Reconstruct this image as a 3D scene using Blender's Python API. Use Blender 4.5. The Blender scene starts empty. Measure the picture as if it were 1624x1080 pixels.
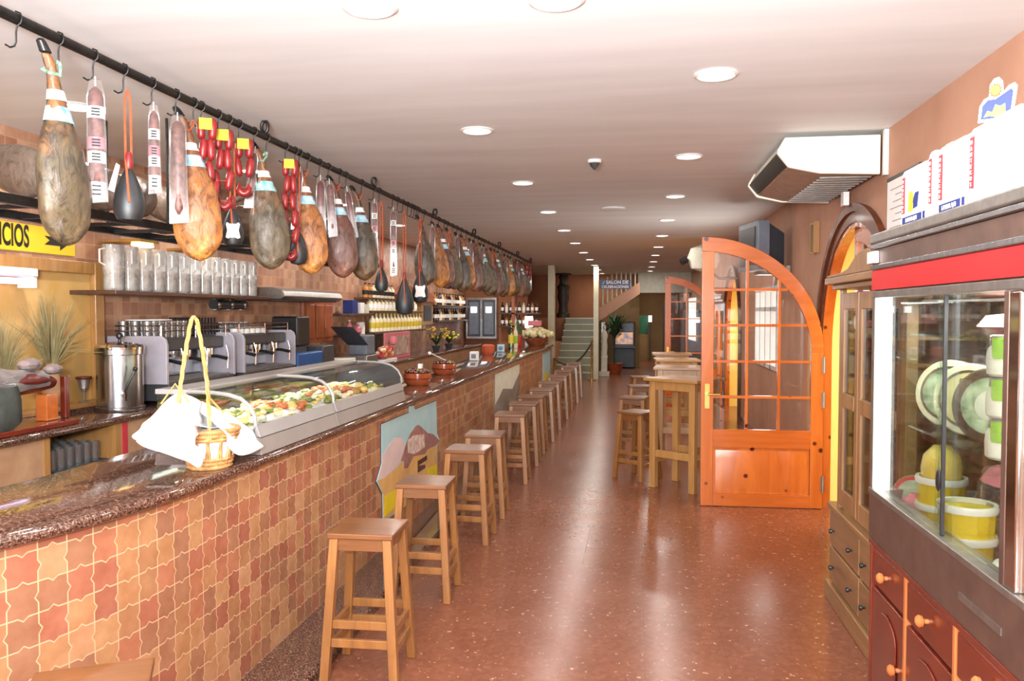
import bpy, bmesh, math, random
from mathutils import Vector, Matrix
PI = math.pi
rnd = random.Random(7)
C = bpy.context.scene.collection
sc = bpy.context.scene

# ------------------------------------------------------------------ survey: camera of the photograph and points on known planes
FPX, CX, CY, EYE = 1270.0, 812.0, 540.0, 1.70
_d = Vector(((1009.0-CX)/FPX, (CY-496.0)/FPX, 1.0)).normalized()
YAW = math.asin(_d.x)
PITCH = math.asin(-_d.y/math.cos(YAW))
RV = Vector((math.cos(YAW), math.sin(YAW), 0))
FV = Vector((-math.sin(YAW)*math.cos(PITCH), math.cos(YAW)*math.cos(PITCH), math.sin(PITCH)))
UV_ = RV.cross(FV)
EYEV = Vector((0, 0, EYE))
def U(px, py, X=None, Y=None, Z=None):
    v = RV*((px-CX)/FPX) + UV_*((CY-py)/FPX) + FV
    if X is not None: return EYEV + v*(X/v.x)
    if Y is not None: return EYEV + v*(Y/v.y)
    return EYEV + v*((Z-EYE)/v.z)

# ------------------------------------------------------------------ materials
SAT = .87
def S(r, g, b):
    l = .35*r+.45*g+.2*b; r, g, b = [min(255, max(0, l+(c-l)*SAT)) for c in (r, g, b)]
    f = lambda c: (c/255/12.92) if c/255 <= .04045 else ((c/255+.055)/1.055)**2.4
    return (f(r), f(g), f(b), 1)
class NT:
    """small node-maths helper"""
    def __init__(s, name):
        s.m = bpy.data.materials.new(name); s.m.use_nodes = True
        s.t = s.m.node_tree; s.n = s.t.nodes; s.l = s.t.links
        s.b = s.n['Principled BSDF']; s.out = s.n['Material Output']
    def node(s, typ, **kw):
        n = s.n.new(typ)
        for k, v in kw.items(): setattr(n, k, v)
        return n
    def put(s, sock, v):
        if hasattr(v, 'is_linked') or isinstance(v, bpy.types.NodeSocket): s.l.new(v, sock)
        else: sock.default_value = v
    def op(s, o, a, b=0.0, c=0.0):
        n = s.node('ShaderNodeMath', operation=o)
        s.put(n.inputs[0], a); s.put(n.inputs[1], b)
        if o in ('MULTIPLY_ADD', 'SMOOTH_MIN', 'COMPARE', 'WRAP'): s.put(n.inputs[2], c)
        return n.outputs[0]
    def obj(s, scale=(1, 1, 1), rot=(0, 0, 0), src='Object'):
        tc = s.node('ShaderNodeTexCoord'); mp = s.node('ShaderNodeMapping')
        mp.inputs['Scale'].default_value = scale; mp.inputs['Rotation'].default_value = rot
        s.l.new(tc.outputs[src], mp.inputs['Vector']); return mp.outputs['Vector']
    def noise(s, vec, scale, detail=4, rough=.55, dist=0):
        n = s.node('ShaderNodeTexNoise'); n.inputs['Scale'].default_value = scale
        n.inputs['Detail'].default_value = detail; n.inputs['Roughness'].default_value = rough
        n.inputs['Distortion'].default_value = dist
        s.l.new(vec, n.inputs['Vector']); return n.outputs['Fac']
    def ramp(s, fac, stops, interp='LINEAR'):
        r = s.node('ShaderNodeValToRGB'); cr = r.color_ramp; cr.interpolation = interp
        while len(cr.elements) < len(stops): cr.elements.new(.5)
        for e, (p, c) in zip(cr.elements, stops): e.position = p; e.color = c
        s.put(r.inputs['Fac'], fac); return r.outputs['Color']
    def mix(s, fac, a, b, blend='MIX'):
        n = s.node('ShaderNodeMix', data_type='RGBA', blend_type=blend)
        s.put(n.inputs[0], fac); s.put(n.inputs[6], a); s.put(n.inputs[7], b); return n.outputs[2]
    def bump(s, h, strength=.3, dist=.01):
        n = s.node('ShaderNodeBump'); n.inputs['Strength'].default_value = strength; n.inputs['Distance'].default_value = dist
        s.put(n.inputs['Height'], h); s.l.new(n.outputs['Normal'], s.b.inputs['Normal'])
    def set(s, **kw):
        for k, v in kw.items(): s.put(s.b.inputs[k.replace('_', ' ')], v)
        return s
MATS = {}
def mat(name, c1, c2=None, scale=10, rough=.5, metal=0, bump=0, stretch=(1, 1, 1), detail=3, coat=0, emit=0, stops=None):
    if name in MATS: return MATS[name]
    k = NT(name); v = k.obj(stretch); f = k.noise(v, scale, detail)
    a = S(*c1)
    if c2 is None: c2 = tuple(min(255, max(0, int(x*.9))) for x in c1)
    col = k.ramp(f, stops or [(.3, a), (.7, S(*c2))])
    k.set(Base_Color=col, Roughness=rough, Metallic=metal)
    if coat: k.set(Coat_Weight=coat, Coat_Roughness=.08)
    if bump: k.bump(f, bump)
    if emit: k.l.new(col, k.b.inputs['Emission Color']); k.set(Emission_Strength=emit)
    MATS[name] = k.m; return k.m
def wood(name, c1, c2, axis='z', scale=14, rough=.35, coat=.3, knots=False):
    k = NT(name); st = {'x': (.12, 1, 1), 'y': (1, .12, 1), 'z': (1, 1, .12)}[axis]
    v = k.obj(st); f = k.noise(v, scale, 5, .6, 1.2)
    oi = k.node('ShaderNodeObjectInfo')
    f2 = k.op('MULTIPLY_ADD', oi.outputs['Random'], .12, f); f2 = k.op('SUBTRACT', f2, .06)
    mid = tuple((x+y)/2 for x, y in zip(c1, c2))
    col = k.ramp(f2, [(.25, S(*c1)), (.5, S(*mid)), (.75, S(*c2))])
    if knots:
        vo = k.node('ShaderNodeTexVoronoi'); vo.inputs['Scale'].default_value = 5.5
        k.l.new(k.obj(), vo.inputs['Vector'])
        kn = k.ramp(vo.outputs['Distance'], [(.0, S(60, 18, 4)), (.09, S(120, 50, 14)), (.14, (1, 1, 1, 1))])
        col = k.mix(1.0, col, kn, 'MULTIPLY')
    k.set(Base_Color=col, Roughness=rough)
    if coat: k.set(Coat_Weight=coat, Coat_Roughness=.12)
    k.bump(f, .08); return k.m
def glass(name, tint=(1, 1, 1), gloss=.05, rough=.02, cloud=0.0, fres=1.0):
    k = NT(name); k.n.remove(k.b)
    tr = k.node('ShaderNodeBsdfTransparent'); tr.inputs['Color'].default_value = (*tint, 1)
    gl = k.node('ShaderNodeBsdfGlossy'); gl.inputs['Roughness'].default_value = rough
    fr = k.node('ShaderNodeFresnel'); fr.inputs['IOR'].default_value = 1.5
    fac = k.op('MINIMUM', k.op('MULTIPLY_ADD', fr.outputs['Fac'], fres, gloss), .9)
    mx = k.node('ShaderNodeMixShader'); k.l.new(fac, mx.inputs[0]); k.l.new(tr.outputs[0], mx.inputs[1]); k.l.new(gl.outputs[0], mx.inputs[2])
    last = mx.outputs[0]
    if cloud:
        df = k.node('ShaderNodeBsdfDiffuse'); df.inputs['Color'].default_value = (.9, .9, .9, 1)
        nz = k.noise(k.obj(), 14); f2 = k.op('MULTIPLY', nz, cloud*2)
        m2 = k.node('ShaderNodeMixShader'); k.l.new(f2, m2.inputs[0]); k.l.new(last, m2.inputs[1]); k.l.new(df.outputs[0], m2.inputs[2]); last = m2.outputs[0]
    k.l.new(last, k.out.inputs['Surface']); return k.m

def tile_material(name, size, wavy, uv):
    """terracotta tiles in mixed tones; wavy = interlocking curved edges"""
    k = NT(name)
    if uv:
        tc = k.node('ShaderNodeTexCoord'); src = tc.outputs['UV']
        sep = k.node('ShaderNodeSeparateXYZ'); k.l.new(src, sep.inputs[0]); a, b = sep.outputs[0], sep.outputs[1]
    else:
        src = k.obj(); sep = k.node('ShaderNodeSeparateXYZ'); k.l.new(src, sep.inputs[0]); a, b = sep.outputs[1], sep.outputs[2]
    u = k.op('DIVIDE', a, size); v = k.op('DIVIDE', b, size)
    if wavy:
        def tongue(t, e, o):      # bump in the middle of an edge, its side alternating along both directions
            fr = k.op('SUBTRACT', k.op('FRACT', t), .5)
            g = k.op('MAXIMUM', k.op('SUBTRACT', 1.0, k.op('MULTIPLY', k.op('ABSOLUTE', fr), 6.0)), 0.0)
            par = k.op('ADD', k.op('FLOOR', k.op('ADD', e, .5)), k.op('FLOOR', t))
            par = k.op('ADD', par, o)
            sgn = k.op('SUBTRACT', k.op('MULTIPLY', k.op('FLOORED_MODULO', par, 2.0), 2.0), 1.0)
            return k.op('MULTIPLY', k.op('MULTIPLY', g, sgn), .115)
        u2 = k.op('ADD', u, tongue(v, u, 0.0)); v2 = k.op('ADD', v, tongue(u, v, 1.0))
    else: u2, v2 = u, v
    cid = k.node('ShaderNodeCombineXYZ'); k.l.new(k.op('FLOOR', u2), cid.inputs[0]); k.l.new(k.op('FLOOR', v2), cid.inputs[1])
    wn = k.node('ShaderNodeTexWhiteNoise', noise_dimensions='2D'); k.l.new(cid.outputs[0], wn.inputs['Vector'])
    pal = [(184, 134, 90), (172, 106, 80), (192, 144, 102), (162, 112, 82), (164, 100, 76), (186, 138, 92), (166, 116, 84), (174, 124, 84), (180, 116, 84)]
    if not wavy: pal = [(196, 144, 112), (178, 124, 96), (204, 156, 122), (170, 118, 92), (188, 134, 104), (206, 160, 128), (174, 128, 106)]
    col = k.ramp(wn.outputs['Value'], [(i/len(pal), S(*c)) for i, c in enumerate(pal)], 'CONSTANT')
    nz = k.noise(src, 9 if uv else 7, 4, .6)
    col = k.mix(.55, col, k.ramp(nz, [(.3, S(196, 150, 120)), (.7, S(255, 255, 255))]), 'MULTIPLY')
    e = lambda t: k.op('ABSOLUTE', k.op('SUBTRACT', k.op('FRACT', t), .5))
    edge = k.op('MAXIMUM', e(u2), e(v2))
    gm = k.op('GREATER_THAN', edge, .478 if wavy else .472)
    col = k.mix(gm, col, S(208, 170, 128) if wavy else S(190, 150, 116))
    k.set(Base_Color=col, Roughness=k.op('MULTIPLY_ADD', gm, .35, .38))
    k.bump(k.op('SUBTRACT', 1.0, gm), .25, .004)
    return k.m

def granite(name):
    k = NT(name); v = k.obj()
    n1 = k.noise(v, 120, 2, .8); n2 = k.noise(v, 50, 2)
    col = k.ramp(n1, [(.36, S(14, 8, 7)), (.45, S(62, 38, 30)), (.51, S(126, 86, 68)), (.56, S(42, 25, 20)), (.66, S(190, 148, 126))])
    col = k.mix(k.op('MULTIPLY', n2, .25), col, S(80, 44, 34))
    k.set(Base_Color=col, Roughness=.05, Specular_IOR_Level=.85); return k.m

def terrazzo(name):
    k = NT(name); v = k.obj()
    n0 = k.noise(v, 3.0, 3); base = k.ramp(n0, [(.3, S(126, 70, 46)), (.7, S(140, 80, 54))])
    vo = k.node('ShaderNodeTexVoronoi'); vo.inputs['Scale'].default_value = 46; k.l.new(v, vo.inputs['Vector'])
    ch = k.ramp(vo.outputs['Color'], [(.0, S(112, 58, 38)), (.45, S(130, 72, 48)), (.8, S(142, 82, 56)), (1, S(158, 100, 74))])
    base = k.mix(.5, base, ch)
    n2 = k.noise(v, 34, 2, .5); fl = k.op('GREATER_THAN', n2, .70)
    base = k.mix(k.op('MULTIPLY', fl, .6), base, S(222, 178, 144))
    bt = k.node('ShaderNodeTexBrick'); bt.inputs['Scale'].default_value = 2.5; bt.offset = 0
    bt.inputs['Brick Width'].default_value = 1; bt.inputs['Row Height'].default_value = 1; bt.inputs['Mortar Size'].default_value = .004
    k.l.new(v, bt.inputs['Vector'])
    base = k.mix(k.op('MULTIPLY', bt.outputs['Fac'], .35), base, S(80, 34, 22))
    k.set(Base_Color=base, Roughness=k.op('MULTIPLY_ADD', n0, .12, .17), Specular_IOR_Level=.45)
    return k.m

def ham_material(name, top, mid, bot, spots):
    k = NT(name); v = k.obj((1, 1, .5)); sep = k.node('ShaderNodeSeparateXYZ'); k.l.new(k.obj(), sep.inputs[0])
    n = k.noise(v, 13, 5, .62, .4); n2 = k.noise(v, 22, 6, .75, .8)
    oi = k.node('ShaderNodeObjectInfo')
    zz = k.op('ADD', k.op('MULTIPLY', sep.outputs[2], -1.25), k.op('MULTIPLY', k.op('SUBTRACT', n, .5), 1.1))
    zz = k.op('ADD', zz, k.op('MULTIPLY', k.op('SUBTRACT', oi.outputs['Random'], .5), .2))
    col = k.ramp(zz, [(.08, S(*top)), (.38, S(*mid)), (.62, S(*mid)), (.86, S(*bot))])
    col = k.mix(k.ramp(n2, [(.40, (0, 0, 0, 1)), (.50, (.35, .35, .35, 1)), (.60, (.9, .9, .9, 1))]), col, S(*spots))
    k.set(Base_Color=col, Roughness=.34, Specular_IOR_Level=.6); k.bump(n2, .5, .012); return k.m

def leafy(name, c1, c2): return mat(name, c1, c2, 6, .6)

M = {}
M['ceiling'] = mat('ceiling_paint', (236, 240, 242), (224, 227, 229), 1.2, .6, stretch=(.5, 3, 1))
M['plaster'] = mat('peach_plaster', (206, 152, 122), (190, 136, 106), 2.2, .75, detail=6)
M['plaster_far'] = mat('terracotta_plaster', (176, 108, 66), (160, 96, 60), 2, .8)
M['khaki'] = mat('khaki_plaster', (150, 118, 72), (136, 104, 62), 2, .8)
M['yellow'] = mat('yellow_plaster', (255, 224, 120), (250, 214, 104), 2, .8)
M['floor'] = terrazzo('red_terrazzo')
M['bartile'] = tile_material('wavy_terracotta_tile', .1, True, True)
M['walltile'] = tile_material('small_terracotta_tile', .105, False, False)
M['granite'] = granite('brown_granite')
M['stool'] = wood('honey_wood', (124, 74, 28), (168, 108, 50))
M['stooltop'] = wood('honey_wood_top', (106, 60, 24), (144, 86, 40), 'x')
M['table'] = wood('pale_pine', (158, 106, 50), (192, 138, 74))
M['tabletop'] = wood('table_top_wood', (150, 98, 44), (190, 136, 70), 'x')
M['door'] = wood('orange_pine', (176, 78, 18), (212, 108, 34), 'z', 9, .22, .6, True)
M['doorx'] = wood('orange_pine_rail', (176, 78, 18), (208, 104, 32), 'x', 9, .22, .6, True)
M['casing'] = wood('dark_casing_wood', (84, 36, 14), (124, 60, 26), 'z', 9, .4, .1)
M['hutch'] = wood('worn_oak', (124, 84, 46), (168, 122, 74), 'z', 12, .4, .2)
M['hutchy'] = wood('worn_oak_drawer', (118, 80, 44), (160, 116, 70), 'y', 12, .4, .2)
M['mahog'] = wood('red_mahogany', (90, 24, 12), (128, 42, 22), 'z', 10, .25, .5)
M['mahogy'] = wood('red_mahogany_rail', (90, 24, 12), (132, 44, 24), 'y', 10, .25, .5)
M['knob'] = wood('orange_knob_wood', (190, 96, 40), (220, 130, 66), 'z', 30, .2, .6)
M['darkwood'] = wood('dark_shelf_wood', (62, 36, 22), (92, 56, 34), 'y', 10, .4, .2)
M['shutter'] = wood('red_shutter_wood', (150, 70, 34), (182, 96, 52), 'z', 10, .35, .3)
M['blackmetal'] = mat('black_iron', (28, 27, 27), (44, 42, 40), 30, .45, .6)
M['steel'] = mat('brushed_steel', (196, 198, 202), (168, 170, 176), 40, .22, 1.0, stretch=(1, 1, .1))
M['chrome'] = mat('chrome', (226, 226, 230), (206, 206, 212), 5, .08, 1.0)
M['alu'] = mat('satin_aluminium', (170, 164, 158), (148, 142, 136), 20, .35, .85)
M['casegrey'] = mat('case_grey_enamel', (138, 130, 126), (124, 116, 112), 4, .35)
M['caselight'] = mat('case_light_enamel', (156, 153, 151), (144, 141, 139), 4, .3)
M['brownmetal'] = mat('brown_anodised_metal', (116, 88, 76), (98, 72, 62), 10, .4, .5)
M['darkgrey'] = mat('dark_grey_plastic', (70, 70, 74), (58, 58, 62), 12, .4)
M['black'] = mat('black_plastic', (24, 24, 26), (36, 36, 38), 12, .35)
M['lilac'] = mat('pale_lilac_enamel', (176, 170, 180), (160, 154, 166), 6, .3)
M['white'] = mat('white_plastic', (240, 238, 234), (230, 226, 222), 6, .4)
M['cream'] = mat('cream_plastic', (244, 238, 218), (236, 228, 206), 3, .4)
M['greyunder'] = mat('beige_grille', (170, 140, 116), (150, 122, 100), 14, .6)
M['paper'] = mat('white_paper', (252, 250, 248), (244, 240, 238), 5, .8)
M['cloth'] = mat('white_napkin_cloth', (255, 255, 255), (246, 246, 246), 6, .9, bump=.15)
M['red'] = mat('red_panel', (200, 26, 30), (182, 18, 24), 3, .4)
M['redprint'] = mat('red_print', (206, 50, 60), (196, 40, 52), 5, .6)
M['blueprint'] = mat('blue_print', (22, 44, 130), (18, 36, 112), 5, .6)
M['yellowprint'] = mat('yellow_print', (252, 206, 30), (240, 190, 20), 5, .6)
M['greenprint'] = mat('green_print', (150, 200, 60), (130, 184, 50), 8, .6)
M['signyellow'] = mat('sign_yellow', (246, 206, 20), (238, 196, 10), 3, .5)
M['signblue'] = mat('sign_blue', (24, 52, 130), (20, 44, 116), 3, .4)
M['ink'] = mat('black_ink', (18, 18, 18), (26, 24, 22), 5, .6)
M['tagyellow'] = mat('yellow_price_card', (236, 226, 40), (222, 210, 30), 12, .7)
M['tagblue'] = mat('pale_blue_band', (120, 186, 220), (196, 226, 236), 22, .6)
M['tagaqua'] = mat('aqua_band', (60, 176, 190), (190, 230, 228), 26, .6)
M['rope_green'] = mat('green_white_twine', (50, 116, 90), (170, 206, 180), 60, .8)
M['strap'] = mat('orange_cord', (206, 88, 44), (188, 70, 36), 30, .7)
M['chorizo'] = mat('chorizo_skin', (168, 36, 34), (120, 20, 24), 26, .35, bump=.2)
M['salami'] = mat('marbled_sausage', (146, 98, 84), (80, 42, 38), 34, .45, bump=.2)
M['mould'] = mat('powdery_sausage', (142, 90, 80), (82, 40, 40), 34, .6)
M['wineskin'] = mat('black_leather', (34, 40, 44), (24, 26, 28), 12, .42)
M['winered'] = mat('red_neck_leather', (150, 30, 28), (120, 22, 22), 12, .4)
M['bag'] = glass('clear_wrapper', (.98, .97, .97), .02, .15, .035, .6)
M['glass'] = glass('window_glass')
M['film'] = glass('thin_film', (.95, .95, .96), .06, .1, .2)
M['caseglass'] = glass('case_glass', (.95, .98, .96), .02, fres=.45)
M['tint'] = glass('greenish_glass', (.86, .95, .92), .04, fres=.5)
M['jug'] = glass('clear_plastic', (.98, .95, .92), .10, .08, .3)
M['drink'] = glass('drinking_glass', (.93, .94, .95), .14, .05, .06)
M['wicker'] = mat('honey_wicker', (176, 112, 52), (214, 164, 98), 40, .5, bump=.3)
M['wickerpale'] = mat('pale_cane', (206, 164, 92), (178, 126, 56), 16, .45)
M['clay'] = mat('glazed_clay', (176, 82, 40), (150, 62, 28), 10, .18, coat=.4)
M['brass'] = mat('brass', (226, 180, 96), (206, 156, 70), 8, .25, .8)
M['tv'] = mat('slate_tv_plastic', (62, 70, 80), (52, 58, 68), 8, .45)
M['tvface'] = mat('grey_tv_bezel', (120, 128, 142), (104, 112, 126), 8, .4)
M['cheese'] = mat('cheese_rind', (226, 216, 180), (208, 196, 156), 8, .5)
M['ivory'] = mat('ivory_cheese', (244, 240, 222), (236, 230, 208), 6, .35)
M['labelcream'] = mat('cream_label', (206, 190, 130), (188, 168, 110), 8, .6)
M['labelgreen'] = mat('green_label', (96, 120, 84), (196, 206, 170), 18, .6)
M['bronze'] = mat('dark_label_ring', (70, 48, 34), (90, 66, 48), 8, .5)
M['tub'] = mat('yellow_tub', (236, 200, 20), (222, 182, 8), 10, .4)
M['melon'] = mat('yellow_wax', (222, 178, 62), (236, 198, 96), 5, .3)
M['meat'] = mat('cured_meat', (120, 38, 30), (80, 22, 20), 20, .3, bump=.2)
M['foil'] = mat('cling_film', (206, 196, 200), (150, 120, 124), 22, .2, .4, bump=.5)
M['greycloth'] = mat('dark_dishcloth', (76, 80, 74), (58, 62, 56), 20, .9)
M['grass'] = mat('dry_grass', (122, 112, 66), (160, 146, 100), 20, .8)
M['plant'] = leafy('green_leaf', (56, 92, 44), (34, 62, 28))
M['flower'] = leafy('yellow_flower', (216, 170, 50), (196, 140, 40))
M['pink'] = mat('pink_wrap', (222, 120, 130), (206, 96, 110), 8, .5)
M['blue'] = mat('bright_blue_plastic', (20, 96, 176), (14, 84, 160), 4, .4)
M['pot'] = mat('rosy_vase', (196, 150, 110), (176, 128, 92), 8, .5)
M['marble'] = mat('cream_marble', (206, 196, 154), (190, 178, 134), 4, .3)
M['stair'] = mat('pale_green_marble', (138, 132, 92), (122, 116, 80), 3, .35)
M['statue'] = mat('bronze_carving', (66, 52, 40), (46, 36, 28), 14, .5, bump=.4)
M['plasterwhite'] = mat('white_plaster', (214, 210, 190), (198, 194, 172), 8, .6)
M['olive'] = mat('olive_food', (150, 160, 70), (96, 110, 40), 18, .4)
M['corn'] = mat('yellow_food', (226, 190, 90), (236, 210, 130), 18, .4)
M['salmon'] = mat('orange_food', (214, 120, 60), (196, 90, 50), 18, .4)
M['creamfood'] = mat('cream_food', (232, 226, 204), (222, 210, 180), 18, .4)
M['lamp'] = mat('lit_diffuser', (255, 246, 230), (255, 244, 224), 3, .5, emit=9)
M['tube'] = mat('lit_white_tube', (255, 252, 250), (250, 250, 250), 3, .5, emit=2.2)
M['uv'] = mat('lit_violet_tube', (230, 196, 250), (240, 216, 255), 3, .5, emit=2.6)
M['warmlamp'] = mat('lit_warm_shade', (255, 214, 130), (255, 200, 110), 3, .5, emit=5)
M['daylight'] = mat('bright_curtain', (255, 250, 240), (230, 226, 216), 4, .8, emit=1.3, stretch=(1, 6, .4))
M['screen'] = mat('lit_arcade_screen', (230, 150, 60), (60, 80, 120), 7, .3, emit=1.0)
M['green'] = mat('exit_green', (30, 110, 70), (24, 90, 56), 4, .5)
M['bottle_green'] = glass('green_bottle_glass', (.35, .6, .3), .12)
M['bottle_dark'] = mat('dark_bottle', (40, 26, 20), (60, 36, 24), 6, .12)
M['bottle_amber'] = mat('amber_bottle', (170, 96, 30), (200, 130, 50), 6, .12)
M['bottle_clear'] = mat('pale_bottle', (226, 206, 160), (240, 226, 190), 6, .12)
M['labelyellow'] = mat('yellow_bottle_label', (224, 196, 40), (206, 176, 30), 6, .5)
M['sky'] = mat('mural_sky_blue', (150, 206, 222), (176, 216, 224), 5, .35)
M['mpink'] = mat('mural_pale_pink', (226, 206, 206), (212, 190, 196), 5, .35)
M['msand'] = mat('mural_sand', (232, 186, 112), (220, 168, 92), 9, .35)
M['mrock'] = mat('mural_mauve_rock', (140, 90, 92), (176, 128, 124), 20, .35)
M['mwhite'] = mat('mural_white_houses', (240, 226, 214), (170, 140, 140), 26, .35)
M['myellow'] = mat('mural_bright_yellow', (246, 226, 30), (238, 210, 20), 5, .35)
M['mgrey'] = mat('mural_grey', (150, 140, 128), (120, 108, 96), 6, .35)
M['mline'] = mat('mural_dark_line', (70, 46, 44), (90, 60, 56), 6, .35)
CLOUD = bpy.data.textures.new('lumpy_skin', 'CLOUDS'); CLOUD.noise_scale = .09; CLOUD.noise_depth = 3
RACKHAM = [ham_material('rack_ham_skin_%d' % i, c, c, d, e) for i, (c, d, e) in enumerate([((148, 122, 104), (160, 136, 118), (96, 76, 62)), ((124, 104, 88), (140, 120, 100), (84, 68, 56))])]
HAM = [ham_material('golden_ham_skin', (146, 88, 48), (184, 112, 48), (220, 142, 54), (96, 52, 24)),
       ham_material('grey_moulded_ham_skin', (160, 96, 44), (98, 84, 60), (112, 94, 66), (50, 42, 32)),
       ham_material('red_brown_ham_skin', (130, 76, 50), (116, 74, 62), (150, 96, 70), (74, 42, 34)),
       ham_material('dark_ham_skin', (120, 80, 54), (84, 72, 56), (120, 88, 48), (48, 40, 32))]

# ------------------------------------------------------------------ mesh builder
OFF = {}
class MB:
    def __init__(s): s.v = []; s.f = []; s.mi = []; s.cur = 0; s.uvs = {}
    def add(s, vs, fs):
        b = len(s.v); s.v += [Vector(p) for p in vs]
        for f in fs: s.f.append([i+b for i in f]); s.mi.append(s.cur)
        return s
    def box(s, x0, x1, y0, y1, z0, z1):
        v = [(x, y, z) for z in (z0, z1) for y in (y0, y1) for x in (x0, x1)]
        return s.add(v, [(0, 2, 3, 1), (4, 5, 7, 6), (0, 1, 5, 4), (2, 6, 7, 3), (0, 4, 6, 2), (1, 3, 7, 5)])
    def hexa(s, lo, hi):           # lo, hi: 4 corner points each
        return s.add(list(lo)+list(hi), [(3, 2, 1, 0), (4, 5, 6, 7), (0, 1, 5, 4), (1, 2, 6, 5), (2, 3, 7, 6), (3, 0, 4, 7)])
    def loft(s, rings, cap=True, close=True):
        n = len(rings[0]); vs = [p for r in rings for p in r]; fs = []
        for i in range(len(rings)-1):
            for j in range(n if close else n-1):
                k = (j+1) % n; fs.append((i*n+j, i*n+k, (i+1)*n+k, (i+1)*n+j))
        if cap: fs += [tuple(range(n))[::-1], tuple((len(rings)-1)*n+j for j in range(n))]
        return s.add(vs, fs)
    def lathe(s, prof, n=16, o=(0, 0, 0), sx=1, sy=1, cap=True, rot=None):
        R = []
        for r, z in prof:
            ring = []
            for j in range(n):
                a = 2*PI*j/n; p = Vector((r*sx*math.cos(a), r*sy*math.sin(a), z))
                if rot: p = rot @ p
                ring.append(p+Vector(o))
            R.append(ring)
        return s.loft(R, cap)
    def cyl(s, p0, p1, r0, r1=None, n=12): return s.tube([p0, p1], [r0, r0 if r1 is None else r1], n)
    def tube(s, pts, r, n=8, closed=False):
        pts = [Vector(p) for p in pts]; m = len(pts); R = []; up = None
        for i, p in enumerate(pts):
            a = pts[(i-1) % m] if (i > 0 or closed) else p; b = pts[(i+1) % m] if (i < m-1 or closed) else p
            t = (b-a).normalized()
            if up is None: up = Vector((0, 0, 1)) if abs(t.z) < .9 else Vector((1, 0, 0))
            x = t.cross(up)
            if x.length < 1e-4: x = t.cross(Vector((0, 1, 0)))
            x.normalize(); y = x.cross(t); up = y
            rr = r[i] if isinstance(r, (list, tuple)) else r
            R.append([p+(x*math.cos(2*PI*j/n)+y*math.sin(2*PI*j/n))*rr for j in range(n)])
        if closed: R.append(R[0]); return s.loft(R, False)
        return s.loft(R, True)
    def prism(s, poly, fn, w0, w1):   # fn(u, v, w) -> point
        n = len(poly)
        return s.add([fn(u, v, w0) for u, v in poly]+[fn(u, v, w1) for u, v in poly],
                     [tuple(range(n))[::-1], tuple(range(n, 2*n))]+[(i, (i+1) % n, n+(i+1) % n, n+i) for i in range(n)])
    def ball(s, c, r, n=10, m=6, sc=(1, 1, 1)):
        prof = [(max(1e-4, r*math.sin(PI*i/m)), -r*math.cos(PI*i/m)*sc[2]) for i in range(m+1)]
        return s.lathe(prof, n, c, sc[0], sc[1])
    def build(s, name, m, parent=None, bevel=0, smooth=True, sub=0, solid=0, angle=40):
        off = Vector((0, 0, 0)); loc = None
        if parent is not None: off = OFF.get(parent.name, off)
        else:
            xs = [p.x for p in s.v]; ys = [p.y for p in s.v]; zs = [p.z for p in s.v]
            off = Vector(((min(xs)+max(xs))/2, (min(ys)+max(ys))/2, min(zs))); loc = off
        me = bpy.data.meshes.new(name)
        me.from_pydata([tuple(p-off) for p in s.v], [], s.f)
        ms = m if isinstance(m, list) else [m]
        for q in ms: me.materials.append(q)
        me.polygons.foreach_set('material_index', s.mi)
        if s.uvs:
            ul = me.uv_layers.new(name='UVMap')
            for li, l in enumerate(me.loops): ul.data[li].uv = s.uvs.get(l.vertex_index, (0, 0))
        bm = bmesh.new(); bm.from_mesh(me); bmesh.ops.recalc_face_normals(bm, faces=bm.faces); bm.to_mesh(me); bm.free()
        if smooth:
            me.polygons.foreach_set('use_smooth', [True]*len(me.polygons)); me.set_sharp_from_angle(angle=math.radians(angle))
        ob = bpy.data.objects.new(name, me); C.objects.link(ob)
        if parent is not None: ob.parent = parent; OFF[ob.name] = OFF.get(parent.name, Vector((0, 0, 0)))
        else: ob.location = loc; OFF[ob.name] = loc
        if solid: q = ob.modifiers.new('solid', 'SOLIDIFY'); q.thickness = solid
        if bevel: q = ob.modifiers.new('bevel', 'BEVEL'); q.width = bevel; q.segments = 2; q.limit_method = 'ANGLE'; q.harden_normals = True
        if sub: q = ob.modifiers.new('sub', 'SUBSURF'); q.levels = sub; q.render_levels = sub
        return ob
def tag(o, label, cat, group=None, kind=None):
    if label: o['label'] = label
    if cat: o['category'] = cat
    if group: o['group'] = group
    if kind: o['kind'] = kind
    return o
def thing(name, label, cat, loc=(0, 0, 0), rz=0, group=None, world=False, kind=None):
    o = bpy.data.objects.new(name, None); C.objects.link(o); o.location = loc; o.rotation_euler = (0, 0, rz); o.empty_display_size = .1
    OFF[o.name] = Vector(loc) if world else Vector((0, 0, 0))
    return tag(o, label, cat, group, kind)
def copy_tree(o, parent=None):
    c = o.copy(); C.objects.link(c)
    if parent is not None: c.parent = parent
    OFF[c.name] = OFF.get(o.name, Vector((0, 0, 0)))
    for ch in list(o.children): copy_tree(ch, c)
    return c
def struct(mb, name, m, **k): return tag(mb.build(name, m, **k), None, None, kind='structure')
def part_label(o, l): o['label'] = l; return o
ORD = ['first', 'second', 'third', 'fourth', 'fifth', 'sixth', 'seventh', 'eighth', 'ninth', 'tenth', 'eleventh', 'twelfth', 'thirteenth', 'fourteenth',
       'fifteenth', 'sixteenth', 'seventeenth', 'eighteenth', 'nineteenth', 'twentieth', 'twenty-first', 'twenty-second', 'twenty-third', 'twenty-fourth',
       'twenty-fifth', 'twenty-sixth', 'twenty-seventh', 'twenty-eighth', 'twenty-ninth', 'thirtieth']
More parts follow.
